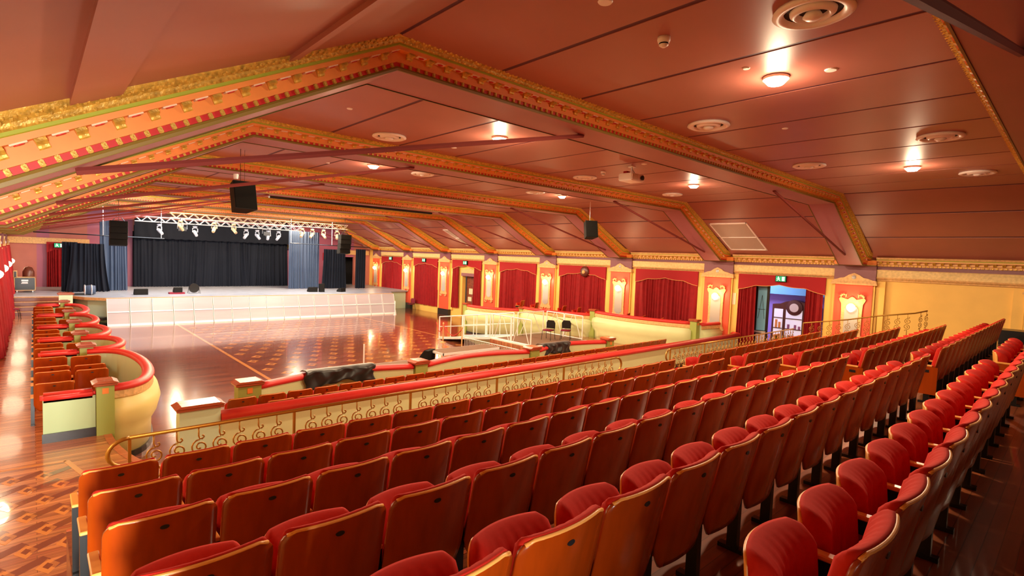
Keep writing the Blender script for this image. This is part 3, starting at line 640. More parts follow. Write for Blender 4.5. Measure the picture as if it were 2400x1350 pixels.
# projector
t = empty('projector', (10.95, 7.75, 6.75), 'white ceiling projector on a short grey drop pole', 'projector')
bm = bmnew(); bx(bm, -0.27, 0.27, -0.20, 0.20, -0.37, -0.19); bmesh.ops.bevel(bm, geom=bm.edges[:], offset=0.02, segments=2, affect='EDGES'); obj('body', bm, M_WHITEM, t)
bm = bmnew(); bx(bm, -0.25, -0.02, -0.208, -0.2, -0.345, -0.215); obj('front_grille', bm, M_ALU, t)
bm = bmnew(); lathe(bm, [(0.055, -0.215), (0.06, -0.25), (0.0, -0.255)], (0.13, 0, -0.28), 16, 'y'); obj('lens', bm, M_BLACKM, t)
bm = bmnew(); tube(bm, [(0, 0, -0.01), (0, 0, -0.19)], 0.025, 8); obj('drop_pole', bm, M_ALU, t)
bm = bmnew(); lathe(bm, [(0.09, 0.0), (0.09, -0.02), (0.0, -0.02)], n=16); obj('mount_plate', bm, M_WHITEP, t)
bm = bmnew(); tube(bm, [(0.02, 0, -0.05), (0.12, 0.03, -0.09), (0.2, 0.02, -0.19)], 0.008, 5); obj('cable', bm, M_BLACKM, t)
bm = bmnew(); bx(bm, -0.2, -0.07, 0.0, 0.1, -0.19, -0.13); obj('red_box', bm, M_VALANCE, t)
# return air grilles on the right slope
for (y0, y1, w_) in ((8.8, 10.2, 'large, nearest'), (26.9, 28.6, 'small, far')):
    t = empty('return_air_grille', (0, 0, 0), 'white framed air grille on the right ceiling slope, ' + w_, 'air grille')
    def sl(x, d): return (x, zc(x) - d)
    bm = bmnew(); prism(bm, [sl(19.9, 0.012), sl(21.85, 0.012), sl(21.85, -0.01), sl(19.9, -0.01)], y0, y1); obj('mesh_panel', bm, M_VENT, t)
    bm = bmnew()
    for (xa, xb, ya, yb) in ((19.84, 19.9, y0 - 0.04, y1 + 0.04), (21.85, 21.91, y0 - 0.04, y1 + 0.04), (20.88, 20.91, y0, y1), (19.84, 21.91, y0 - 0.05, y0), (19.84, 21.91, y1, y1 + 0.05)):
        prism(bm, [sl(xa, 0.03), sl(xb, 0.03), sl(xb, -0.01), sl(xa, -0.01)], ya, yb)
    obj('frame', bm, M_WHITEP, t)
# hanging speakers
def cab(t, w, d, h, tilt=0.0, rz=0.0):
    bm = bmnew(); M = Matrix.Rotation(rz, 4, 'Z') @ Matrix.Rotation(tilt, 4, 'X')
    pts = [(-w / 2, d / 2), (-w * 0.33, -d / 2), (w * 0.33, -d / 2), (w / 2, d / 2)]
    A = [bm.verts.new(M @ Vector((x, -y, -h))) for x, y in pts]; B = [bm.verts.new(M @ Vector((x, -y, 0))) for x, y in pts]
    bm.faces.new(A); bm.faces.new(B[::-1])
    for i in range(4): bm.faces.new((A[i], B[i], B[(i + 1) % 4], A[(i + 1) % 4]))
    obj('cabinet', bm, M_SPK, t)
    bm = bmnew(); bx(bm, -w * 0.47, w * 0.47, -d / 2 - 0.015, -d / 2, -h * 0.97, -h * 0.03, M); obj('grille', bm, M_GRILL, t)
    bm = bmnew(); bx(bm, -w * 0.2, w * 0.2, -0.05, 0.05, 0.0, 0.03, M); obj('bracket', bm, M_BLACKM, t)
t = empty('hanging_speaker', (3.72, 13.95, 5.92), 'black loudspeaker hung on a wire left of centre, above the dance floor', 'speaker', 'hanging loudspeakers'); cab(t, 0.52, 0.42, 0.68, -0.22, 0.15)
bm = bmnew(); tube(bm, [(0, 0, 0.0), (0, 0, 0.83)], 0.006, 5); obj('wire', bm, M_BLACKM, t)
bm = bmnew(); tube(bm, [(0.12, 0.1, 0.0), (0.12, 0.1, 0.83)], 0.004, 5); obj('wire', bm, M_BLACKM, t)
bm = bmnew(); lathe(bm, [(0.05, 0.10), (0.06, 0.2), (0.05, 0.22), (0.0, 0.22)], (-0.10, 0, 0), 12); obj('junction_cup', bm, M_WHITEM, t)
t = empty('hanging_speaker', (16.35, 13.45, 5.93), 'black loudspeaker hung on a thin white wire before the third right beam leg', 'speaker', 'hanging loudspeakers'); cab(t, 0.50, 0.42, 0.66, -0.22, -0.5)
bm = bmnew(); tube(bm, [(0, 0, 0.0), (0, 0, 0.8)], 0.005, 5); obj('wire', bm, M_WHITEP, t)
for X, w_ in ((3.34, 'left'), (15.87, 'right')):
    t = empty('line_array', (X, 34.6, 5.52), 'black line array speaker hung at the %s of the stage front' % w_, 'speaker', 'line array speakers')
    for i in range(4):
        bm = bmnew(); M = Matrix.Translation((0, 0.02 * i * i, -0.33 * i)) @ Matrix.Rotation(-0.04 * i, 4, 'X')
        bx(bm, -0.38, 0.38, -0.25, 0.25, -0.315, 0.0, M); bmesh.ops.bevel(bm, geom=bm.edges[:], offset=0.012, segments=1, affect='EDGES')
        o = obj('speaker_box', bm, M_SPK, t); bm = bmnew(); bx(bm, -0.36, 0.36, -0.262, -0.25, -0.30, -0.015, M); obj('grille', bm, M_GRILL, o)
    bm = bmnew(); tube(bm, [(0, 0, 0), (0, 0, 1.22)], 0.012, 6); tube(bm, [(-0.25, 0, 0.0), (0, 0, 0.35), (0.25, 0, 0.0)], 0.02, 6); obj('rigging', bm, M_BLACKM, t)
# hanging drape pipes
for xa, xb, za, xh, w_ in ((0.0, 5.75, 4.76, 5.6, 'left'), (13.0, 19.0, 4.80, 13.1, 'right')):
    t = empty('drape_pipe', (0, 0, 0), 'thin dark horizontal pipe hung over the %s of the stage' % w_, 'pipe', 'hanging drape pipes')
    bm = bmnew(); tube(bm, [(xa, 37, za), (xb, 37, za - 0.05)], 0.03, 8); obj('bar', bm, M_BLACKM, t)
    for x in (xh, (xa + xb) / 2): 
        bm = bmnew(); tube(bm, [(x, 37, za - 0.02), (x, 37, 6.7)], 0.016, 6); obj('drop_rod', bm, M_ALU, t)
# screen slot box on the ceiling
o = box_obj('screen_housing', 6.9, 14.5, 21.86, 22.02, 6.37, 6.48, M_DARK); tag(o, 'long black retracted screen housing hung across the ceiling', 'screen housing')
for x in (7.3, 10.7, 14.1):
    bm = bmnew(); tube(bm, [(x, 21.94, 6.47), (x, 21.94, 6.76)], 0.01, 5); obj('hanger', bm, M_BLACKM, o)
# stage trusses
def truss(name, xa, xb, y, z, m_, lab):
    t = empty(name, (0, 0, 0), lab, 'truss')
    h = 0.30
    for yy in (0, h):
        for zz in (0, h):
            bm = bmnew(); tube(bm, [(xa, y + yy, z + zz), (xb, y + yy, z + zz)], 0.026, 6); obj('chord', bm, m_, t)
    n = int((xb - xa) / 0.30); bm = bmnew()
    for i in range(n):
        x0 = xa + i * (xb - xa) / n; x1 = xa + (i + 1) * (xb - xa) / n; a, b = (0, h) if i % 2 else (h, 0)
        for yy in (0, h): tube(bm, [(x0, y + yy, z + a), (x1, y + yy, z + b)], 0.014, 5, False)
        for zz in (0, h): tube(bm, [(x0, y + a, z + zz), (x1, y + b, z + zz)], 0.014, 5, False)
    tag(obj('lacing', bm, m_, t), kind='stuff')
    for x in (xa + 0.8, (xa + xb) / 2, xb - 0.8):
        bm = bmnew(); tube(bm, [(x, y + h / 2, z + h), (x, y + h / 2, 6.74)], 0.012, 5); obj('hanging_chain', bm, M_BLACKM, t)
truss('lighting_truss', 4.5, 14.3, 38.3, 5.72, M_WHITEM, 'long white lighting truss along the back of the stage rig')
truss('lighting_truss', 6.0, 17.0, 36.6, 5.98, M_BRASS, 'long warm toned lighting truss nearer the hall')
def fixture(x, y, z, m_, pan, lab, wash=False):
    t = empty('stage_light', (x, y, z), lab, 'stage light', 'lights hung on the trusses')
    if wash:
        bm = bmnew(); bx(bm, -0.22, 0.22, -0.1, 0.1, -0.42, -0.16); obj('housing', bm, M_BLACKM, t)
        bm = bmnew(); tube(bm, [(-0.26, 0, -0.3), (-0.26, 0, -0.02), (0.26, 0, -0.02), (0.26, 0, -0.3)], 0.015, 5); obj('yoke', bm, M_ALU, t); return
    bm = bmnew(); lathe(bm, [(0.12, 0.0), (0.13, -0.06), (0.09, -0.12), (0.0, -0.12)], n=12); obj('base', bm, m_, t)
    M = Matrix.Rotation(pan, 4, 'Z')
    bm = bmnew(); tube(bm, [M @ Vector(p) for p in ((-0.15, 0, -0.38), (-0.15, 0, -0.16), (0, 0, -0.10), (0.15, 0, -0.16), (0.15, 0, -0.38))], 0.03, 6); obj('yoke', bm, m_, t)
    bm = bmnew(); tube(bm, [M @ Vector((0, 0.14, -0.30)), M @ Vector((0, 0.04, -0.36)), M @ Vector((0, -0.22, -0.60))], [0.07, 0.11, 0.085], 10); obj('head', bm, m_, t)
    bm = bmnew(); tube(bm, [M @ Vector((0, 0, 0.0)), M @ Vector((0, 0, 0.12))], 0.03, 6); obj('clamp', bm, M_BLACKM, t)
fx = [(5.7, 38.3, 0, 0.6), (6.5, 36.6, 1, 2.4), (7.6, 38.3, 0, 0.2), (8.3, 36.6, 1, -0.5), (9.4, 36.6, 1, 0.4), (10.6, 38.3, 0, -0.8), (11.3, 38.3, 0, 0.5), (12.0, 38.3, 0, -0.4), (12.7, 38.3, 0, -0.9), (13.7, 36.6, 1, -0.7), (14.4, 36.6, 1, -1.0), (15.2, 36.6, 1, 0.3), (16.2, 36.6, 1, -0.5)]
for i, (x, y, g, pn) in enumerate(fx):
    nm = 'pale grey' if not g else 'tan'
    fixture(x, y, 5.60 if not g else 5.86, M_FIXG if not g else M_FIXT, pn, '%s moving head light, %s from the left on the %s truss' % (nm, ORD[sum(1 for q in fx[:i] if q[2] == g)], 'white' if not g else 'warm toned'))
fixture(6.9, 38.3, 5.68, M_BLACKM, 0, 'black wash light in a pale yoke, left of the white truss middle', True)
fixture(11.9, 38.3, 5.68, M_BLACKM, 0, 'black wash light in a pale yoke, right of the white truss middle', True)
# ------------------------------------------------------------------ parapets and boxes
def pad_prof(T, w=0.12, h=0.075, n=12): return [(w * math.cos(2 * PI * i / n), T - h + h * math.sin(2 * PI * i / n)) for i in range(n)]
def booth_front(t, path, T, base, body, inner, zb=0.0):
    bm = bmnew(); sweep(bm, path, [(0.05, T - 0.10), (0.06, T - 0.30), (0.19, T - 0.40), (0.23, T - 0.58), (0.17, T - 0.82), (0.06, T - 1.02), (0.05, zb), (-0.05, zb), (-0.05, T - 0.10)]); obj('front_panel', bm, body, t, smooth=True)
    bm = bmnew(); sweep(bm, path, [(0.05, T - 0.13), (0.085, T - 0.14), (0.10, T - 0.27), (0.06, T - 0.30)]); obj('carved_frieze', bm, M_GOLDP, t)
    bm = bmnew(); sweep(bm, path, [(-0.05, T - 0.12), (-0.05, base), (-0.07, base), (-0.07, T - 0.12)]); obj('inner_panel', bm, inner, t)
    bm = bmnew(); sweep(bm, path, [(0.05, zb), (0.05, zb + 0.12), (0.085, zb + 0.12), (0.09, zb)]); obj('skirting', bm, M_DARKSK, t)
    bm = bmnew(); sweep(bm, path, pad_prof(T)); obj('padded_rail', bm, M_RAILPAD, t, smooth=True)
def post(name, x, y, z0, z1, lab, group, m=M_GPOST, w=0.15, wy=0.15, card=True):
    t = empty(name, (x, y, 0), lab, 'post', group)
    bm = bmnew(); bx(bm, -w, w, -wy, wy, z0, z1 - 0.06); obj('shaft', bm, m, t)
    bm = bmnew(); bx(bm, -w - 0.05, w + 0.05, -wy - 0.05, wy + 0.05, z1 - 0.065, z1 - 0.01); bmesh.ops.bevel(bm, geom=bm.edges[:], offset=0.015, segments=1, affect='EDGES'); obj('cap_moulding', bm, M_CAPW, t)
    bm = bmnew(); prism(bm, [(-w - 0.07, z1 - 0.01), (w + 0.07, z1 - 0.01), (w - 0.02, z1 + 0.035), (-w + 0.02, z1 + 0.035)], -wy - 0.06, wy + 0.06); obj('wood_cap', bm, M_CAPW, t)
    if card:
        bm = bmnew(); bx(bm, -0.05, 0.05, -wy - 0.008, -wy, z1 - 0.22, z1 - 0.11); obj('number_card', bm, M_ORANGE, t)
    return t
# P1: long straight parapet
t = empty('parapet', (0, 9.8, 0), 'long straight cream parapet with a red padded rail, nearest the balcony railing', 'parapet')
bm = bmnew(); bx(bm, 2.33, 22.0, -0.06, 0.06, 0.63, 1.46); obj('body', bm, M_CREAM, t)
bm = bmnew(); bx(bm, 2.33, 22.0, -0.09, -0.06, 0.63, 0.80); obj('skirting', bm, M_DARKSK, t)
bm = bmnew(); n = 14; prof = [(0.15 * math.cos(2 * PI * i / n), 1.50 + 0.085 * math.sin(2 * PI * i / n)) for i in range(n)]
sweep(bm, [(2.33, 0), (22.0, 0)], prof); obj('padded_rail', bm, M_RAILPAD, t, smooth=True)
bm = bmnew(); sweep(bm, [(22.0, 0), (22.2, 0.1), (22.3, 0.3)], prof); obj('rail_end', bm, M_RAILPAD, t, smooth=True)
bm = bmnew(); bx(bm, 21.3, 21.32, -0.5, 0, 0.63, 0.64); bm.free()
post('post', 2.02, 9.85, 0.63, 1.74, 'large mint post with a wood cap at the left end of the long parapet', 'parapet posts', M_MINT, 0.30, 0.14, False)
# P2: front parapet of the middle boxes
px = [3.22, 7.3, 11.4, 15.2]
for i, x in enumerate(px):
    post('post', x, 11.4, 0.0, 1.65, 'green capped post, %s along the front of the middle boxes' % (['leftmost', 'second from the left', 'third from the left', 'rightmost'][i]), 'posts of the middle boxes', M_GPOST, 0.22 if i < 1 else 0.18, 0.14, i in (0, 3))
for i in range(3):
    a, b = px[i] + 0.2, px[i + 1] - 0.18
    t = empty('parapet', (0, 0, 0), 'red railed parapet of the middle boxes, %s section from the left' % ORD[i], 'parapet', 'parapets of the middle boxes')
    path = [(b + (a - b) * j / 16, 11.4 + 0.42 * math.sin(PI * j / 16)) for j in range(17)]
    booth_front(t, path, 1.60, 0.63, M_CREAM, M_CREAM)
# left booths
LY = [12.72, 17.6, 20.1, 23.1, 26.6, 30.8]; LBg = [0.95, 0.85, 0.75, 0.68, 0.62]
for i, y in enumerate(LY):
    post('post', 1.01, y + 0.08, 0.0, 1.66, 'green capped post of the left boxes, %s counted from the camera' % ORD[i], 'posts of the left boxes', M_GPOST if i else M_GPOST, 0.14, 0.14, i == 0)
    t = empty('partition', (0, y, 0), 'low red topped partition of the left boxes, %s counted from the camera' % ORD[i], 'partition', 'partitions of the left boxes')
    bm = bmnew(); bx(bm, 0.10, 0.86, 0.0, 0.12, 0.63, 1.44); obj('panel', bm, M_PGREEN, t)
    bm = bmnew(); bx(bm, 0.085, 0.865, -0.03, 0.0, 0.63, 0.80); obj('skirting', bm, M_DARKSK, t)
    bm = bmnew(); bx(bm, 0.06, 0.865, -0.05, 0.17, 1.38, 1.55); bmesh.ops.bevel(bm, geom=bm.edges[:], offset=0.05, segments=3, affect='EDGES'); obj('padded_rail', bm, M_RAILPAD, t, smooth=True)
for i in range(5):
    y0, y1 = LY[i] + 0.22, LY[i + 1] - 0.05
    t = empty('parapet', (0, 0, 0), 'curved red railed box front on the left side, %s counted from the camera' % ORD[i], 'parapet', 'curved fronts of the left boxes')
    path = [(1.02 + LBg[i] * math.sin(PI * j / 22) ** 0.62, y0 + (y1 - y0) * (0.5 - 0.5 * math.cos(PI * j / 22))) for j in range(23)]
    booth_front(t, path, 1.56, 0.63, M_BELLY, M_MINT)
post('post', 1.15, 33.6, 0.0, 1.80, 'large mint octagonal looking post beside the stage steps', 'parapet posts', M_MINT, 0.26, 0.2, False)
# right boxes
rp = [(18.4, 23.9, 1.62), (19.5, 20.4, 1.68), (20.35, 16.2, 1.95), (20.7, 11.05, 2.02)]
for i, (x, y, T) in enumerate(rp):
    post('post', x, y, 0.0, T + 0.05, 'green post of the right side boxes, %s' % (['farthest', 'second farthest', 'third farthest', 'nearest the lobby doorway'][i]), 'posts of the right boxes', M_GPOST, 0.13, 0.15, True)
for i in range(3):
    (xa, ya, Ta), (xb, yb, Tb) = rp[i], rp[i + 1]
    t = empty('parapet', (0, 0, 0), 'cream bellied parapet of the right side boxes, %s' % ['farthest section', 'middle section behind the white handrails', 'nearest section'][i], 'parapet', 'parapets of the right boxes')
    ya -= 0.12; yb += 0.14
    path = [(xa + (xb - xa) * j / 16 - 0.48 * math.sin(PI * j / 16) ** 0.8, ya + (yb - ya) * j / 16) for j in range(17)]
    booth_front(t, path, (Ta + Tb) / 2, 0.6, M_CREAM, M_CREAM)
t = empty('parapet', (0, 0, 0), 'short end parapet of the right boxes beside the nearest green post', 'parapet')
booth_front(t, [(20.9, 10.9), (22.2, 10.75)], 1.95, 0.6, M_CREAM, M_CREAM)
# side box seating stands on a low inner tier
bt = box_obj('floor', 20.9, 22.3, 11.3, 23.5, 0.0, 1.05, M_FLOOR3); tag(bt, kind='structure')
# black cloths on the middle parapet
def cloth(x0, x1, y, T, lab, seed):
    rnd = random.Random(seed); bm = bmnew(); n, mrows = 40, 12; rows = []
    for j in range(mrows + 1):
        q = j / mrows; row = []
        for i in range(n + 1):
            u = i / n; x = x0 + (x1 - x0) * u + 0.03 * math.sin(9 * q + 5 * u)
            if q < 0.3: a = q / 0.3 * PI; yy = y + 0.42 * math.sin(PI * min(1, max(0, 0.25 + 0.0 * u))) * 0 + 0.16 * math.cos(a); z = T + 0.02 + 0.05 * math.sin(a)
            else: yy = y - 0.16 - 0.03 * math.sin(14 * u + 6 * q) - 0.02 * math.sin(31 * u); z = T + 0.02 - (q - 0.3) / 0.7 * (0.32 + 0.06 * math.sin(7 * u + seed) + 0.03 * math.sin(19 * u))
            row.append(bm.verts.new((x, yy, z)))
        rows.append(row)
    for j in range(mrows):
        for i in range(n): bm.faces.new((rows[j][i], rows[j][i + 1], rows[j + 1][i + 1], rows[j + 1][i]))
    o = obj('black_cloth', bm, M_CLOTH, smooth=True); tag(o, lab, 'cloth', 'black cloths draped over the rail')
    md = o.modifiers.new('s', 'SOLIDIFY'); md.thickness = 0.012
cloth(4.45, 6.15, 11.72, 1.60, 'long crumpled black cloth draped over the red rail, left of centre', 1)
cloth(11.95, 13.3, 11.66, 1.60, 'shorter black cloth draped over the red rail in front of the white handrails', 2)
# ------------------------------------------------------------------ theatre chairs
def chair_parts():
    d = {}
    def shell(y_of, zs, w_of, nx=12):
        bm = bmnew(); F, B = [], []
        for z in zs:
            rf, rb = [], []
            for i in range(nx + 1):
                u = -1 + 2 * i / nx; x = u * w_of(z); yf, yb = y_of(x, z)
                rf.append(bm.verts.new((x, yf, z))); rb.append(bm.verts.new((x, yb, z)))
            F.append(rf); B.append(rb)
        for j in range(len(zs) - 1):
            for i in range(nx):
                bm.faces.new((F[j][i], F[j + 1][i], F[j + 1][i + 1], F[j][i + 1])); bm.faces.new((B[j][i], B[j][i + 1], B[j + 1][i + 1], B[j + 1][i]))
            bm.faces.new((F[j][0], B[j][0], B[j + 1][0], F[j + 1][0])); bm.faces.new((F[j][nx], F[j + 1][nx], B[j + 1][nx], B[j][nx]))
        for i in range(nx):
            bm.faces.new((F[0][i], F[0][i + 1], B[0][i + 1], B[0][i])); bm.faces.new((F[-1][i], B[-1][i], B[-1][i + 1], F[-1][i + 1]))
        return bm
    base = lambda x, z: (0.86 - z) * 0.20 + 0.040 * (x / 0.26) ** 2 - 0.01
    def w1(z):
        if z > 0.80: return 0.262 - 0.055 * (1 - math.sqrt(max(0, 1 - ((z - 0.80) / 0.061) ** 2)))
        if z < 0.42: return 0.262 - 0.07 * ((0.42 - z) / 0.14) ** 1.5
        return 0.262
    zs = [0.28, 0.32, 0.37, 0.42, 0.55, 0.68, 0.80, 0.825, 0.845, 0.857, 0.86]
    d['backrest'] = mesh_of(shell(lambda x, z: (base(x, z) + 0.016, base(x, z)), zs, w1), 'backrest', M_CHWOOD, True)
    def padf(x, z):
        e = min(1, max(0, (0.245 - abs(x)) / 0.03)) ** 0.5 * min(1, max(0, (0.872 - z) / 0.05)) ** 0.5
        ch = 0.010 * abs(math.sin(PI * x / 0.062))
        return (base(x, z) + 0.016 + 0.012 + (0.045 + ch) * e, base(x, z) + 0.015)
    w2 = lambda z: 0.246 - (0.04 * (1 - math.sqrt(max(0, 1 - ((z - 0.82) / 0.053) ** 2))) if z > 0.82 else 0)
    d['back_cushion'] = mesh_of(shell(padf, [0.36, 0.45, 0.6, 0.75, 0.82, 0.845, 0.86, 0.87, 0.8725], w2, 30), 'back_cushion', M_VELVET, True)
    # top edge band of pale plywood
    bm = bmnew(); pts = []
    for i in range(13):
        u = -1 + i / 6; x = u * 0.235; pts.append((x, base(x, 0.862) + 0.008, 0.862 - (0.012 if abs(u) == 1 else 0)))
    tube(bm, pts, 0.0088, 6); d['edge_band'] = mesh_of(bm, 'edge_band', M_CHEDGE, True)
    sb = lambda x, z: 0.395 + (z - 0.28) * 0.10 - 0.06 * (x / 0.23) ** 2
    def w3(z): return 0.232 - (0.05 * (1 - math.sqrt(max(0, 1 - ((z - 0.63) / 0.071) ** 2))) if z > 0.63 else 0)
    zt = [0.30, 0.42, 0.55, 0.63, 0.66, 0.685, 0.697, 0.70]
    d['seat_panel'] = mesh_of(shell(lambda x, z: (sb(x, z) + 0.014, sb(x, z)), zt, w3), 'seat_panel', M_CHEDGE, True)
    def seatf(x, z):
        e = min(1, max(0, (0.228 - abs(x)) / 0.04)) ** 0.5 * (min(1, max(0, (0.712 - z) / 0.06)) ** 0.5)
        ch = 0.007 * abs(math.sin(PI * x / 0.058))
        return (sb(x, z) + 0.001, sb(x, z) - 0.015 - (0.105 + ch) * e)
    w4 = lambda z: 0.229 - (0.045 * (1 - math.sqrt(max(0, 1 - ((z - 0.64) / 0.073) ** 2))) if z > 0.64 else 0)
    d['seat_cushion'] = mesh_of(shell(seatf, [0.31, 0.42, 0.55, 0.64, 0.67, 0.69, 0.703, 0.71, 0.7125], w4, 30), 'seat_cushion', M_VELVET, True)
    def arm(sx):
        bm = bmnew(); bx(bm, sx - 0.026, sx + 0.026, 0.13, 0.40, 0.555, 0.58); bmesh.ops.bevel(bm, geom=bm.edges[:], offset=0.006, segments=1, affect='EDGES')
        return mesh_of(bm, 'armrest', M_CHEDGE)
    def std(sx):
        bm = bmnew(); bx(bm, sx - 0.024, sx + 0.024, 0.14, 0.21, 0.0, 0.555); bx(bm, sx - 0.026, sx + 0.026, 0.10, 0.27, 0.0, 0.03)
        bx(bm, sx - 0.012, sx + 0.012, 0.15, 0.38, 0.48, 0.555); return mesh_of(bm, 'standard', M_BLACKM)
    d['arm'] = {s: arm(s * 0.275) for s in (-1, 1)}; d['std'] = {s: std(s * 0.275) for s in (-1, 1)}
    bm = bmnew()
    n = 12; prism(bm, [(0.022 * math.cos(2 * PI * i / n), 0.795 + 0.012 * math.sin(2 * PI * i / n)) for i in range(n)], base(0, 0.795) - 0.004, base(0, 0.795) + 0.002); d['number_plate'] = mesh_of(bm, 'number_plate', M_PLATE)
    bm = bmnew(); prism(bm, [(0.06, 0.14), (0.36, 0.14), (0.40, 0.20), (0.40, 0.53), (0.37, 0.555), (0.06, 0.555)], -0.312, -0.296, 'yz'); d['end_panel'] = mesh_of(bm, 'end_panel', M_CHWOOD)
    bm = bmnew(); bx(bm, -0.316, -0.311, 0.16, 0.25, 0.47, 0.51); d['end_plate'] = mesh_of(bm, 'seat_number_label', M_PLATE)
    return d
CP = chair_parts(); NCH = 0
def chair(x, y, z, lab, group, left_end=False, right_end=False, panel=False, sx=1.0, rz=0.0):
    global NCH; NCH += 1
    t = empty('theatre_chair', (x, y, z), lab, 'theatre chair', group, rz=rz)
    if sx != 1.0: t.scale = (sx, 1, 1)
    for nm in ('backrest', 'back_cushion', 'edge_band', 'seat_panel', 'seat_cushion', 'number_plate'): link(nm, CP[nm], t)
    if not panel: link('armrest', CP['arm'][-1], t); link('standard', CP['std'][-1], t)
    else:
        link('armrest', CP['arm'][-1], t); link('standard', CP['std'][-1], t); p = link('end_panel', CP['end_panel'], t); link('number_label', CP['end_plate'], p)
    if right_end: link('armrest', CP['arm'][1], t); link('standard', CP['std'][1], t)
    return t
rown = ['front', 'second', 'third', 'fourth', 'fifth', 'sixth']
for r in range(6):
    z = 1.72 + 0.18 * r; y = ROWY[r]
    nl, x0 = 16, 0.23
    for i in range(nl):
        if r == 5 and i < 3: continue
        chair(x0 + 0.55 * (i + 0.5), y, z, 'red tip-up chair, %s from the left end of the %s balcony row, left block' % (ORD[i], rown[r]), 'balcony chairs, left block', right_end=(i == nl - 1))
    nr = 13 if r < 4 else 16
    x0 = 9.96
    for i in range(nr):
        if r == 5 and i > 4: continue
        chair(x0 + 0.55 * (i + 0.5), y, z, 'red tip-up chair, %s from the aisle in the %s balcony row, right block' % (ORD[i], rown[r]), 'balcony chairs, right block', right_end=(i == nr - 1), panel=(i == 0))
for q, (yy, i0) in enumerate(((10.72, 0), (10.22, 1))):
    for i in range(i0, 28):
        x = 2.67 + 0.55 * (i + 0.5)
        if q == 1 and i > 20: continue
        chair(x, yy, 0.63, 'red tip-up chair, %s from the left in the %s row behind the long parapet' % (ORD[i], ['far', 'near'][q]), 'chairs of the middle boxes')
c1 = [13.94, 15.13, 15.75, 17.0, 18.5, 19.35, 20.6, 21.3, 22.3, 23.7, 24.6, 25.9, 27.9, 29.0, 30.1]; c2 = [15.0, 15.6, 16.85, 19.1, 21.6, 25.0, 29.4]
for i, yy in enumerate(c1): chair(0.29, yy, 0.63, 'orange backed chair beside the left aisle, %s counted from the camera' % ORD[i], 'left box chairs beside the aisle', sx=1.2, panel=False)
for i, yy in enumerate(c2): chair(0.96, yy, 0.63, 'orange backed chair inside the curved left boxes, %s counted from the camera' % ORD[i], 'left box chairs by the curved rail', sx=1.15, right_end=True)
for i, (x, yy) in enumerate([(21.2, 12.0), (21.25, 12.9), (21.3, 13.9), (21.5, 14.9), (21.3, 16.9), (21.35, 17.9), (21.3, 18.9), (21.2, 20.9), (21.3, 22.2)]):
    chair(x, yy, 1.05, 'tip-up chair showing above the right side box rail, %s from the lobby doorway' % ORD[i], 'chairs of the right side boxes', rz=0.35)
# ------------------------------------------------------------------ gilt balcony railing
def spiral(bm, cx, cz, r0, a0, turns, sgn, r=0.0085, n=22, shrink=0.85):
    pts = [(cx + r0 * (1 - shrink * (i / n) ** 1.3) * math.cos(a0 + sgn * turns * 2 * PI * i / n), 0, cz + r0 * (1 - shrink * (i / n) ** 1.3) * math.sin(a0 + sgn * turns * 2 * PI * i / n)) for i in range(n + 1)]
    tube(bm, pts, r, 5)
bm = bmnew(); tube(bm, [(0, 0, 0), (0, 0, -0.10), (0.010, 0, -0.128), (0.032, 0, -0.136), (0.050, 0, -0.118), (0.045, 0, -0.098), (0.03, 0, -0.102)], 0.0085, 5)
spiral(bm, 0.012, -0.218, 0.080, PI / 2, 1.6, 1); spiral(bm, -0.012, -0.382, 0.080, PI / 2 + PI, 1.6, 1)
tube(bm, [(0, 0, -0.79), (0, 0, -0.50), (-0.012, 0, -0.473), (-0.035, 0, -0.466), (-0.052, 0, -0.486), (-0.045, 0, -0.506)], 0.0085, 5)
SCR = mesh_of(bm, 'scroll', M_GOLDM, True)
bm = bmnew(); bx(bm, -0.013, 0.013, -0.013, 0.013, -0.82, 0.0); RPO = mesh_of(bm, 'post', M_GOLDM)
def railing(path, lab, x0, step=0.2, every=8, group='gilt scroll railings'):
    t = empty('railing', (path[0][0], path[0][1], path[0][2]), lab, 'railing', group); o0 = Vector(path[0])
    P_ = [Vector(p) - o0 for p in path]
    bm = bmnew(); tube(bm, P_, 0.02, 8); obj('top_rail', bm, M_GOLDM, t, smooth=True)
    bm = bmnew(); tube(bm, [p - Vector((0, 0, 0.79)) for p in P_], 0.012, 6); obj('bottom_rail', bm, M_GOLDM, t)
    s = 0.0; cnt = 0
    for a, b in zip(P_[:-1], P_[1:]):
        L = (b - a).length; d = (b - a).normalized(); q = 0 if s == 0 else step
        while q < L + 1e-3:
            p = a + d * q; nm, me = ('post', RPO) if cnt % every == 0 else ('scroll', SCR)
            o = link(nm, me, t, p, math.atan2(d.y, d.x)); cnt += 1; q += step
        s += L
    return t
def end_curl(t, sgn, x, z=0.0):
    bm = bmnew(); pts = []
    for i in range(12):
        a = PI / 2 + i / 11 * PI * 1.0; pts.append((x + sgn * (0.17 * math.cos(a)), 0, z - 0.14 + 0.14 * math.sin(a)))
    pts += [(x - sgn * 0.0 + sgn * 0.03 * 0, 0, z - 0.30), (x + sgn * -0.0 + sgn * -0.02 * 0 + 0.02 * sgn, 0, z - 0.36), (x - 0.0, 0, z - 0.40), (x - 0.035 * sgn, 0, z - 0.385)]
    tube(bm, pts, [0.02] * 8 + [0.017] * 4 + [0.014, 0.013, 0.012, 0.012], 8); obj('end_curl', bm, M_GOLDM, t, smooth=True)
t = railing([(0.67, 6.12, 2.50), (8.45, 6.12, 2.50)], 'gilt scroll railing in front of the left block of balcony seats', 0.67, 0.1955); end_curl(t, 1, 0.0); end_curl(t, -1, 7.79)
t = railing([(10.45, 6.12, 2.50), (17.75, 6.12, 2.50)], 'gilt scroll railing in front of the right block of balcony seats', 10.45, 0.1955); end_curl(t, 1, 0.0)
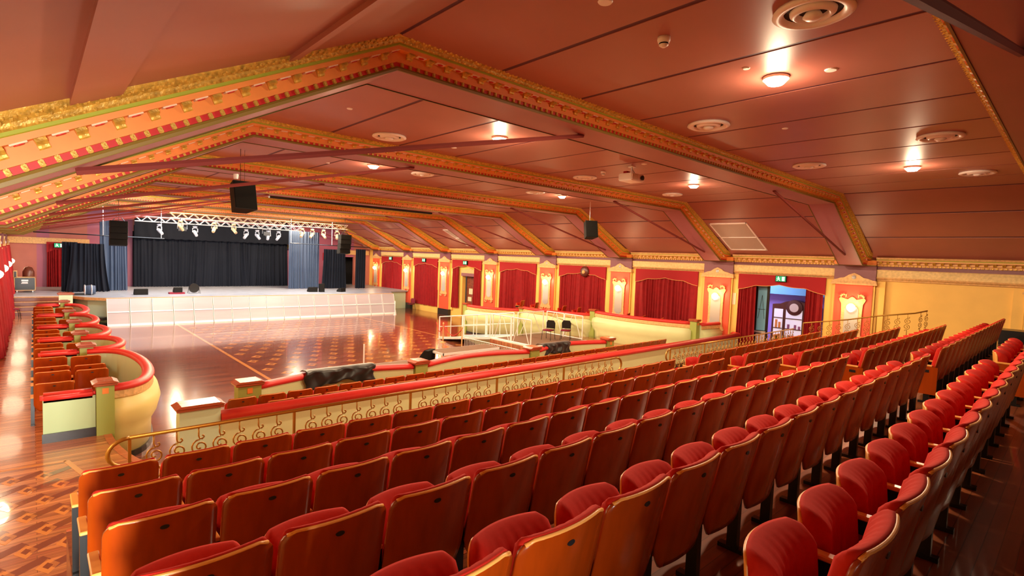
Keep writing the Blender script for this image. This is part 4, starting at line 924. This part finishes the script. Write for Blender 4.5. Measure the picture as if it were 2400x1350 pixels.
railing([(18.0, 5.94, 2.69), (18.35, 4.8, 2.91), (18.55, 4.1, 3.09), (18.75, 3.25, 3.25), (19.2, 3.05, 3.32)], 'gilt scroll railing climbing beside the right end of the seat rows', 18.0, 0.24)
o = box_obj('equipment_box', 20.7, 21.5, 1.0, 1.6, 2.44, 2.86, M_BLACKM); tag(o, 'dark glossy box against the yellow wall beyond the fifth row', 'box')
# ------------------------------------------------------------------ stage front panels and stage things
for i in range(17):
    x0 = 2.80 + i * 0.985; bm = bmnew(); y = 34.45 - 0.25 * i / 17
    prism(bm, [(y, 1.42), (y - 0.42, 0.02), (y - 0.45, 0.02), (y - 0.03, 1.42)], x0, x0 + 0.96, 'yz')
    t = obj('front_screen', bm, M_SKIRT); tag(t, 'pale frosted screen panel leaning on the stage front, %s from the left' % ORD[i], 'panel', 'frosted screens along the stage front')
    bm = bmnew(); prism(bm, [(y - 0.40, 0.04), (y - 0.50, 0.0), (y - 0.46, 0.10), (y - 0.40, 0.10)], x0, x0 + 0.96, 'yz'); obj('foot_strip', bm, M_WHITEM, t)
    bm = bmnew()
    for xx in (x0, x0 + 0.94): prism(bm, [(y - 0.035, 1.42), (y - 0.46, 0.02), (y - 0.475, 0.02), (y - 0.05, 1.42)], xx, xx + 0.02, 'yz')
    prism(bm, [(y - 0.25, 0.75), (y - 0.26, 0.75), (y - 0.28, 0.70), (y - 0.265, 0.70)], x0, x0 + 0.96, 'yz')
    obj('edge_frame', bm, M_WHITEM, t)
def wedge(x, y, z, rz, lab, w=0.62, h=0.34, group='stage monitors'):
    t = empty('monitor', (x, y, z), lab, 'monitor speaker', group, rz=rz)
    bm = bmnew(); prism(bm, [(-0.2, 0), (0.22, 0), (0.22, 0.10), (-0.02, h), (-0.2, h)], -w / 2, w / 2, 'yz'); bmesh.ops.bevel(bm, geom=bm.edges[:], offset=0.012, segments=1, affect='EDGES'); obj('cabinet', bm, M_SPK, t)
    bm = bmnew(); prism(bm, [(0.21, 0.12), (0.0, h - 0.02), (0.01, h), (0.225, 0.13)], -w / 2 + 0.04, w / 2 - 0.04, 'yz'); obj('grille', bm, M_GRILL, t)
wedge(4.55, 36.6, 1.43, 0.0, 'grey wedge monitor alone at the front left of the stage', 0.66)
wedge(14.6, 36.9, 1.43, 0.0, 'black wedge monitor at the front right of the stage')
wedge(16.6, 36.6, 1.43, 0.4, 'low black wedge monitor far right on the stage', 0.5, 0.28)
wedge(11.85, 17.9, 0.10, 0.5, 'black monitor speaker on a white base on the dance floor', 0.62, 0.42)
o = box_obj('red_case', 5.95, 6.75, 36.6, 37.0, 1.43, 1.53, M_REDCH); tag(o, 'low red case under a small black monitor on the stage', 'case')
wedge(6.4, 36.8, 1.53, 0.0, 'small black monitor on the low red case on the stage', 0.44, 0.30)
o = box_obj('stage_speaker', 15.0, 15.32, 36.5, 36.8, 1.43, 2.02, M_SPK); tag(o, 'upright small black speaker at the front right of the stage', 'speaker')
t = empty('floor_fan', (7.3, 37.0, 1.43), 'small round floor fan with a wire stand on the stage', 'fan')
bm = bmnew(); lathe(bm, [(0.27, -0.07), (0.29, 0.0), (0.27, 0.07), (0.25, 0.0)], (0, 0, 0.33), 20, 'y'); obj('guard_ring', bm, M_BLACKM, t)
bm = bmnew()
for a in range(5): prism(bm, [(0.02 * math.cos(a * 1.257), 0.33 + 0.02 * math.sin(a * 1.257)), (0.24 * math.cos(a * 1.257 - 0.3), 0.33 + 0.24 * math.sin(a * 1.257 - 0.3)), (0.24 * math.cos(a * 1.257 + 0.3), 0.33 + 0.24 * math.sin(a * 1.257 + 0.3))], -0.01, 0.01)
obj('blades', bm, M_ALU, t)
bm = bmnew(); tube(bm, [(-0.3, -0.2, 0.01), (-0.29, 0, 0.33), (-0.3, 0.2, 0.01)], 0.014, 5); tube(bm, [(0.3, -0.2, 0.01), (0.29, 0, 0.33), (0.3, 0.2, 0.01)], 0.014, 5); obj('stand', bm, M_BLACKM, t)
t = empty('cable_drum', (2.3, 36.9, 1.43), 'blue grey follow lamp drum at the left stage corner', 'stage lamp')
bm = bmnew(); lathe(bm, [(0.0, -0.22), (0.24, -0.22), (0.27, 0.0), (0.24, 0.22), (0.0, 0.22)], (0, 0, 0.28), 18, 'x'); obj('drum', bm, M_BLUEC, t, smooth=True)
for x in (-0.24, 0.05):
    bm = bmnew(); pts = [(x, 0.27 * math.cos(a / 16 * 2 * PI), 0.28 + 0.27 * math.sin(a / 16 * 2 * PI)) for a in range(17)]; tube(bm, pts, 0.03, 6); obj('hoop', bm, M_ALU, t)
bm = bmnew(); bx(bm, -0.75, -0.25, -0.12, 0.12, 0.0, 0.10); obj('tray', bm, M_BLACKM, t)
# flight case with castors, speaker on it
t = empty('flight_case', (-0.36, 39.6, 1.43), 'black road case with pale metal edges at the top of the left steps', 'road case')
bm = bmnew(); bx(bm, -0.42, 0.42, -0.3, 0.3, 0.12, 0.82); obj('body', bm, M_BLACKM, t)
bm = bmnew()
for x in (-0.43, 0.41):
    for y in (-0.31, 0.29): bx(bm, x, x + 0.025, y, y + 0.025, 0.11, 0.83)
for z in (0.11, 0.81):
    for y in (-0.31, 0.29): bx(bm, -0.43, 0.435, y, y + 0.025, z, z + 0.025)
obj('edge_extrusion', bm, M_GOLDP, t)
bm = bmnew(); bx(bm, -0.14, 0.14, -0.312, -0.30, 0.62, 0.70); bx(bm, -0.12, 0.12, -0.312, -0.30, 0.54, 0.58); bx(bm, -0.15, 0.13, -0.312, -0.30, 0.49, 0.52); obj('stencil_mark', bm, M_WHITEM, t)
for x in (-0.32, 0.32):
    bm = bmnew(); lathe(bm, [(0.0, -0.02), (0.06, -0.02), (0.06, 0.02), (0.0, 0.02)], (x, -0.24, 0.06), 12, 'x'); obj('castor', bm, M_WHITEM, t)
for (a, b, z0, z1, lab) in ((-1.0, -0.80, 1.55, 2.1, 'small pale framed case leaning left of the road case'), (-0.83, -0.67, 2.1, 2.6, 'narrow pale framed case standing beside the road case')):
    o = box_obj('small_case', a, b, 39.75, 39.95, z0, z1, M_GOLDP); tag(o, lab, 'case')
    box_obj('dark_face', a + 0.03, b - 0.03, 39.74, 39.75, z0 + 0.04, z1 - 0.04, M_BLACKM, o)
bm = bmnew(); lathe(bm, [(0.0, 1.37), (0.16, 1.32), (0.26, 1.07), (0.26, 0.7), (0.2, 0.0), (0.0, 0.0)], n=12); o = obj('covered_stool', bm, M_STEPW, None, (-0.22, 41.0, 1.43), smooth=True); tag(o, 'rounded brown covered shape behind the road case', 'covered shape')
# chairs: maroon stackers, black chairs on the deck
def simple_chair(x, y, z, rz, seat, back, lab, group=None):
    t = empty('side_chair', (x, y, z), lab, 'chair', group, rz=rz)
    bm = bmnew(); bx(bm, -0.23, 0.23, -0.22, 0.23, 0.43, 0.49); bmesh.ops.bevel(bm, geom=bm.edges[:], offset=0.025, segments=2, affect='EDGES'); obj('seat', bm, seat, t, smooth=True)
    bm = bmnew(); prism(bm, [(-0.21, 0.52), (0.21, 0.52), (0.22, 0.78), (0.15, 0.90), (-0.15, 0.90), (-0.22, 0.78)], -0.27, -0.22); obj('backrest', bm, back, t)
    for sx in (-1, 1):
        bm = bmnew(); tube(bm, [(sx * 0.21, 0.21, 0.44), (sx * 0.23, 0.26, 0.0)], 0.012, 6); obj('leg', bm, M_BLACKM, t)
        bm = bmnew(); tube(bm, [(sx * 0.2, -0.22, 0.80), (sx * 0.21, -0.2, 0.44), (sx * 0.23, -0.28, 0.0)], 0.012, 6); obj('leg', bm, M_BLACKM, t)
simple_chair(17.75, 16.75, 0.63, 1.9, M_REDCH, M_BLACKM, 'black and red chair on the deck, farther from the right railing', 'chairs on the white railed deck')
simple_chair(18.45, 16.3, 0.63, 2.2, M_REDCH, M_BLACKM, 'black and red chair on the deck, next to the right railing', 'chairs on the white railed deck')
simple_chair(21.9, 35.6, 0.0, 1.9, M_REDCH, M_REDCH, 'maroon chair against the right wall near the stage')
simple_chair(-0.75, 33.6, 0.63, -1.4, M_REDCH, M_REDCH, 'maroon chair at the foot of the left stage steps')
# ------------------------------------------------------------------ ramp and deck with white handrails
t = empty('access_deck', (0, 0, 0), 'brown topped access deck with white edges, right of the dance floor', 'deck')
bm = bmnew(); bx(bm, 15.62, 19.2, 15.7, 18.3, 0.55, 0.645); obj('deck_top', bm, M_BROWNC, t)
bm = bmnew(); bx(bm, 15.56, 15.62, 15.66, 18.3, 0.50, 0.66); bx(bm, 15.56, 19.2, 15.62, 15.70, 0.50, 0.66); obj('edge_trim', bm, M_WHITEM, t)
for x in (15.65, 17.5, 19.2):
    for y in (15.8, 18.1):
        bm = bmnew(); tube(bm, [(x, y, 0), (x, y, 0.56)], 0.025, 6); obj('leg', bm, M_WHITEM, t)
bm = bmnew(); prism(bm, [(18.3, 0.60), (22.6, 0.0), (22.7, 0.02), (18.3, 0.66)], 15.6, 17.1, 'yz'); obj('ramp', bm, M_WHITEM, t)
def handrail(pts, lab, brace=True, h=1.14, mid=True, panel=1.3):
    t = empty('handrail', (0, 0, 0), lab, 'handrail', 'white handrails of the ramp and deck')
    for a, b in zip(pts[:-1], pts[1:]):
        a, b = Vector(a), Vector(b); n = max(1, int(round((b - a).length / panel))); up = Vector((0, 0, 1))
        for i in range(n):
            p, q = a + (b - a) * (i / n + 0.012), a + (b - a) * ((i + 1) / n - 0.012)
            bm = bmnew()
            tube(bm, [p, p + up * h], 0.028, 6); tube(bm, [q, q + up * h], 0.028, 6); tube(bm, [p + up * h, q + up * h], 0.028, 6); tube(bm, [p + up * 0.06, q + up * 0.06], 0.028, 6)
            obj('panel_frame', bm, M_WHITEM, t)
            bm = bmnew(); m1 = (p + q) / 2
            if brace: tube(bm, [p + up * 0.1 + (q - p) * 0.1, m1 + up * h - (q - p) * 0.06], 0.016, 5); tube(bm, [q + up * 0.1 - (q - p) * 0.1, m1 + up * h + (q - p) * 0.06], 0.016, 5)
            else: tube(bm, [p + up * h * 0.55, q + up * h * 0.55], 0.018, 5); tube(bm, [m1 + up * 0.06, m1 + up * h], 0.018, 5)
            obj('braces' if brace else 'mid_bar', bm, M_WHITEM, t)
handrail([(15.62, 15.72, 0.63), (15.62, 18.3, 0.63)], 'white braced handrail along the hall side of the deck', True)
handrail([(15.62, 18.4, 0.62), (15.62, 22.6, 0.03)], 'white handrail down the hall side of the ramp', False, panel=2.0)
handrail([(17.1, 18.4, 0.62), (17.1, 22.6, 0.03)], 'white handrail down the far side of the ramp', False, panel=2.0)
handrail([(19.15, 15.85, 0.63), (19.15, 18.25, 0.63)], 'white braced handrail on the right side of the deck behind the chairs', True)
handrail([(17.2, 18.3, 0.63), (19.0, 18.3, 0.63)], 'white braced handrail across the back of the deck', True)
t = empty('guard_fence', (0, 0, 0), 'row of thin white balusters below the ramp edge', 'guard fence')
for i in range(34):
    bm = bmnew(); y = 16.0 + i * 0.115; tube(bm, [(15.2, y, 0.0), (15.2, y, 0.5)], 0.010, 5); obj('baluster', bm, M_WHITEM, t)
bm = bmnew(); tube(bm, [(15.2, 15.95, 0.5), (15.2, 19.85, 0.5)], 0.018, 6); obj('top_bar', bm, M_WHITEM, t)
def stanchion(x, y, lab):
    t = empty('rope_stanchion', (x, y, 0), lab, 'stanchion', 'gold rope stanchions')
    bm = bmnew(); lathe(bm, [(0.16, 0.0), (0.16, 0.02), (0.04, 0.05), (0.0, 0.05)], n=16); obj('base', bm, M_GOLDP, t)
    bm = bmnew(); lathe(bm, [(0.028, 0.03), (0.028, 0.92), (0.045, 0.95), (0.03, 1.0), (0.0, 1.03)], n=12); obj('pole', bm, M_GOLDP, t)
stanchion(15.2, 21.6, 'gold rope stanchion nearer the stage, beside the white ramp'); stanchion(15.1, 19.9, 'gold rope stanchion nearer the balcony, beside the white ramp')
for a, b, lab in (((15.2, 21.6), (15.1, 19.9), 'red rope slung between the two gold stanchions'), ((15.2, 21.6), (15.4, 22.5), 'red rope from the far gold stanchion to the ramp foot')):
    bm = bmnew(); tube(bm, [(a[0] + (b[0] - a[0]) * i / 14, a[1] + (b[1] - a[1]) * i / 14, 0.9 - 0.42 * math.sin(PI * i / 14)) for i in range(15)], 0.02, 6); tag(obj('rope', bm, M_RROPE, smooth=True), lab, 'rope', 'red stanchion ropes')
def low_table(x0, x1, y0, y1, z, lab):
    t = empty('stage_riser', (0, 0, 0), lab, 'riser', 'low brown topped risers')
    bm = bmnew(); bx(bm, x0 + 0.03, x1 - 0.03, y0 + 0.03, y1 - 0.03, z - 0.03, z + 0.004); obj('top', bm, M_BROWNC, t)
    bm = bmnew(); bx(bm, x0, x1, y0, y0 + 0.03, z - 0.09, z); bx(bm, x0, x1, y1 - 0.03, y1, z - 0.09, z); bx(bm, x0, x0 + 0.03, y0, y1, z - 0.09, z); bx(bm, x1 - 0.03, x1, y0, y1, z - 0.09, z); obj('frame', bm, M_WHITEM, t)
    if z > 0.2:
        for x in (x0 + 0.06, x1 - 0.06):
            for y in (y0 + 0.06, y1 - 0.06):
                bm = bmnew(); tube(bm, [(x, y, 0), (x, y, z - 0.05)], 0.028, 6); obj('leg', bm, M_WHITEM, t)
low_table(12.0, 15.0, 17.0, 18.0, 0.48, 'brown topped low riser on white legs, left of the ramp')
low_table(13.4, 15.1, 15.5, 16.6, 0.48, 'brown topped low riser with a white frame close to the middle parapet')
low_table(8.7, 10.9, 16.1, 16.9, 0.42, 'long low riser showing over the red rail, left of centre')
o = box_obj('white_board', 11.3, 12.3, 17.7, 18.15, 0.0, 0.10, M_WHITEM); tag(o, 'white flat board under the black monitor on the dance floor', 'board')
bm = bmnew(); tube(bm, [(0, 0, 0), (0, 0, 0.95)], 0.03, 8); lathe(bm, [(0.12, 0), (0.12, 0.03), (0.03, 0.05)], n=12); o = obj('white_pole', bm, M_WHITEM, None, (9.1, 18.0, 0)); tag(o, 'thin white pole standing on the dance floor behind the red rail', 'pole')
bm = bmnew(); tube(bm, [(0, 0, 0), (0, 0, 1.0)], 0.03, 8); lathe(bm, [(0.12, 0), (0.12, 0.03), (0.03, 0.05)], n=12); o = obj('white_pole', bm, M_WHITEM, None, (19.0, 33.0, 0)); tag(o, 'thin pale pole at the right end of the stage front screens', 'pole')
# ------------------------------------------------------------------ signs, emblem, doors, lobby
def exit_sign(loc, rz, s, lab):
    t = empty('exit_sign', loc, lab, 'exit sign', 'green exit signs', rz=rz); t.scale = (s, s, s)
    bm = bmnew(); bx(bm, -0.21, 0.21, -0.04, 0.04, -0.125, 0.125); obj('case', bm, M_SPK, t)
    bm = bmnew(); bx(bm, -0.19, 0.19, -0.048, -0.04, -0.105, 0.105); obj('face', bm, M_EXIT, t)
    bm = bmnew(); bx(bm, 0.05, 0.15, -0.052, -0.048, -0.085, 0.085); obj('door_symbol', bm, M_EXITW, t)
    bm = bmnew()
    def bar(x0, z0, x1, z1, w):
        d = Vector((x1 - x0, z1 - z0)).normalized() * w; n_ = (-d.y, d.x)
        prism(bm, [(x0 - n_[0], z0 - n_[1]), (x1 - n_[0], z1 - n_[1]), (x1 + n_[0], z1 + n_[1]), (x0 + n_[0], z0 + n_[1])], -0.053, -0.048)
    bar(-0.10, 0.04, -0.06, -0.02, 0.016); bar(-0.06, -0.02, -0.02, -0.08, 0.010); bar(-0.06, -0.02, -0.12, -0.04, 0.010); bar(-0.12, -0.04, -0.14, -0.085, 0.009); bar(-0.09, 0.03, -0.03, 0.02, 0.008); bar(-0.10, 0.03, -0.15, 0.0, 0.008)
    bx(bm, -0.11, -0.07, -0.053, -0.048, 0.052, 0.088); obj('running_figure', bm, M_EXITW, t)
exit_sign((XR - 0.24, 8.30, 3.97), -PI / 2, 1.0, 'green running figure exit sign over the lobby doorway')
exit_sign((XR - 0.24, 29.3, 3.92), -PI / 2, 1.1, 'green exit sign over the small side door')
exit_sign((XR - 0.24, YK(5) + 2.7, 3.95), -PI / 2, 1.1, 'green exit sign, second nearest the stage on the right wall')
exit_sign((XR - 0.24, YK(6) + 2.6, 3.95), -PI / 2, 1.1, 'green exit sign nearest the stage on the right wall')
exit_sign((1.2, 43.6, 4.05), 0, 1.2, 'green exit sign over the dark doorway left of the stage')
t = empty('wall_emblem', (XR - 0.22, 18.55, 3.80), 'round dark emblem with a pale face over the second closed curtain', 'emblem', rz=-PI / 2)
bm = bmnew(); lathe(bm, [(0.0, -0.10), (0.17, -0.09), (0.27, -0.05), (0.30, 0.0), (0.27, 0.04)], n=18, axis='y'); obj('dark_disc', bm, M_DARKWOOD, t, smooth=True)
bm = bmnew(); lathe(bm, [(0.0, -0.16), (0.07, -0.15), (0.11, -0.11), (0.10, -0.08)], (0, 0, -0.03), 12, 'y'); obj('pale_face', bm, M_GOLDP, t, smooth=True)
# lobby behind the doorway
lb = empty('wall_lobby', (0, 0, 0), kind='structure')
box_obj('wall_face', 27.2, 27.35, 3, 14, 0.0, 6.2, M_LOBBYP, lb); box_obj('wall_face', XR + 0.3, 27.2, 12.3, 12.45, 0.0, 6.2, M_LOBBYL, lb); box_obj('wall_face', XR + 0.3, 27.2, 4.0, 4.15, 0.0, 6.2, M_LOBBYL, lb)
box_obj('bulkhead', 26.6, 27.2, 4.15, 12.3, 3.15, 5.4, M_LOBBYW, lb); box_obj('lobby_ceiling', XR + 0.3, 27.35, 3, 14, 6.1, 6.2, M_LOBBYW, lb)
lf = box_obj('floor', XR + 0.3, 27.2, 4.1, 12.4, -0.1, 0.02, M_FLOOR2); tag(lf, kind='structure')
t = empty('display_cabinet', (26.6, 9.2, 0.0), 'dark wooden lit display cabinet with a round medallion, in the lobby', 'cabinet')
bm = bmnew(); hh = [(-1.0, 0), (1.0, 0), (1.0, 2.66), (0.65, 2.70), (0.4, 2.82), (0, 2.90), (-0.4, 2.82), (-0.65, 2.70), (-1.0, 2.66)]
prism(bm, hh, 0.0, 0.5, 'yz'); obj('case', bm, M_DARKWOOD, t)
for i, (ya, yb) in enumerate(((-0.90, -0.50), (-0.36, 0.36), (0.50, 0.90))):
    bm = bmnew(); bx(bm, -0.03, 0.0, ya, yb, 0.35, 2.45); p = obj('glass_door', bm, M_DGLASS, t)
    for z in (0.9, 1.5, 2.0):
        bm = bmnew(); bx(bm, -0.05, -0.03, ya, yb, z, z + 0.04); obj('shelf_edge', bm, M_DARKWOOD, p)
    bm = bmnew(); rnd = random.Random(i)
    for q in range(12): y = rnd.uniform(ya + 0.08, yb - 0.08); z = rnd.choice((0.4, 0.94, 1.54)); h_ = rnd.uniform(0.15, 0.4); bx(bm, -0.045, -0.03, y - 0.05, y + 0.05, z, z + h_)
    tag(obj('displayed_items', bm, M_ORANGE if i != 1 else M_MAUVE, p), kind='stuff')
bm = bmnew(); lathe(bm, [(0.0, -0.08), (0.20, -0.08), (0.22, -0.05)], (0, 0, 2.55), 20, 'x'); obj('medallion', bm, M_CREAMBR, t)
bm = bmnew(); lathe(bm, [(0.22, -0.07), (0.36, -0.05), (0.38, 0.0)], (0, 0, 2.55), 24, 'x'); obj('medallion_ring', bm, M_DARKWOOD, t)
t = empty('door_1', (XR + 0.28, 8.93, 0.63), kind='structure')
bm = bmnew(); bx(bm, 0, 0.05, -0.02, 0.08, 0, 3.1); bx(bm, 0, 0.05, 0.46, 0.56, 0, 3.1); bx(bm, 0, 0.05, 0, 0.5, 3.0, 3.1); bx(bm, 0, 0.05, 0, 0.5, 0.95, 1.1); bx(bm, 0, 0.05, 0, 0.5, 0, 0.12); obj('door_frame', bm, M_BLACKM, t)
bm = bmnew(); bx(bm, 0.02, 0.03, 0.08, 0.46, 1.1, 3.0); obj('upper_pane', bm, M_LOBBYW, t)
bm = bmnew(); bx(bm, 0.02, 0.03, 0.08, 0.46, 0.12, 0.95); obj('lower_pane', bm, M_LOBBYL, t)
bm = bmnew()
for pts in ([(-0.01, 0.27, 2.6), (-0.01, 0.14, 1.6)], [(-0.01, 0.27, 2.6), (-0.01, 0.40, 1.6)], [(-0.01, 0.12, 2.0), (-0.01, 0.42, 2.0)]): tube(bm, [(p[0] + 0.015, p[1], p[2]) for p in pts], 0.008, 4)
obj('lead_lines', bm, M_BLACKM, t)
bm = bmnew(); bx(bm, -0.10, 0.0, 0.02, 0.52, 1.0, 1.08); obj('push_bar', bm, M_ALU, t)
bm = bmnew(); tube(bm, [(26.6, 11.8, 2.4), (25.2, 9.9, 1.2)], 0.03, 6); o = obj('stair_handrail', bm, M_BLACKM, lb)
o = box_obj('wall_notice', 26.0, 27.0, 12.26, 12.3, 2.75, 3.35, M_ORANGE); tag(o, 'orange notice on the pale lobby wall', 'notice')
o = box_obj('switch_plate', XR - 0.115, XR - 0.10, 10.15, 10.30, 2.75, 3.25, M_CREAMBR); tag(o, 'pale plate on the yellow strip left of the lobby doorway', 'plate')
# small side door
t = empty('door_2', (XR + 0.02, 29.0, 0.0), kind='structure')
bm = bmnew(); prism(bm, [(-0.95, 3.20), (0.95, 3.20), (0.9, 3.42), (0.35, 3.48), (0, 3.56), (-0.35, 3.48), (-0.9, 3.42)], -0.12, 0.02, 'yz'); obj('pediment', bm, M_GOLDP, t)
bm = bmnew(); bx(bm, -0.10, 0.02, -0.95, 0.95, 2.98, 3.20); obj('lintel', bm, M_PURPLE, t)
bm = bmnew(); bx(bm, 1.4, 1.45, -1.4, 1.4, 0, 3.4); obj('far_wall', bm, M_DARKWOOD, t)
bm = bmnew(); bx(bm, 0.35, 0.42, -0.1, 0.85, 0.63, 2.95); obj('open_leaf', bm, M_STEPW, t)
bm = bmnew(); bx(bm, 1.2, 1.3, -0.85, -0.2, 0.9, 2.9); w1_ = obj('side_window', bm, M_EXITW, t)
bm = bmnew(); bx(bm, 1.1, 1.19, -0.55, -0.48, 0.9, 2.9); bx(bm, 1.1, 1.19, -0.85, -0.2, 1.8, 1.86); obj('window_bar', bm, M_BLACKM, w1_)
bm = bmnew(); bx(bm, 0.3, 0.345, 0.2, 0.6, 1.2, 1.5); bx(bm, 0.3, 0.345, 0.1, 0.5, 1.7, 2.1); obj('posted_notice', bm, M_CREAMBR, t)
print('CHAIRS', NCH, 'OBJECTS', len(bpy.data.objects))
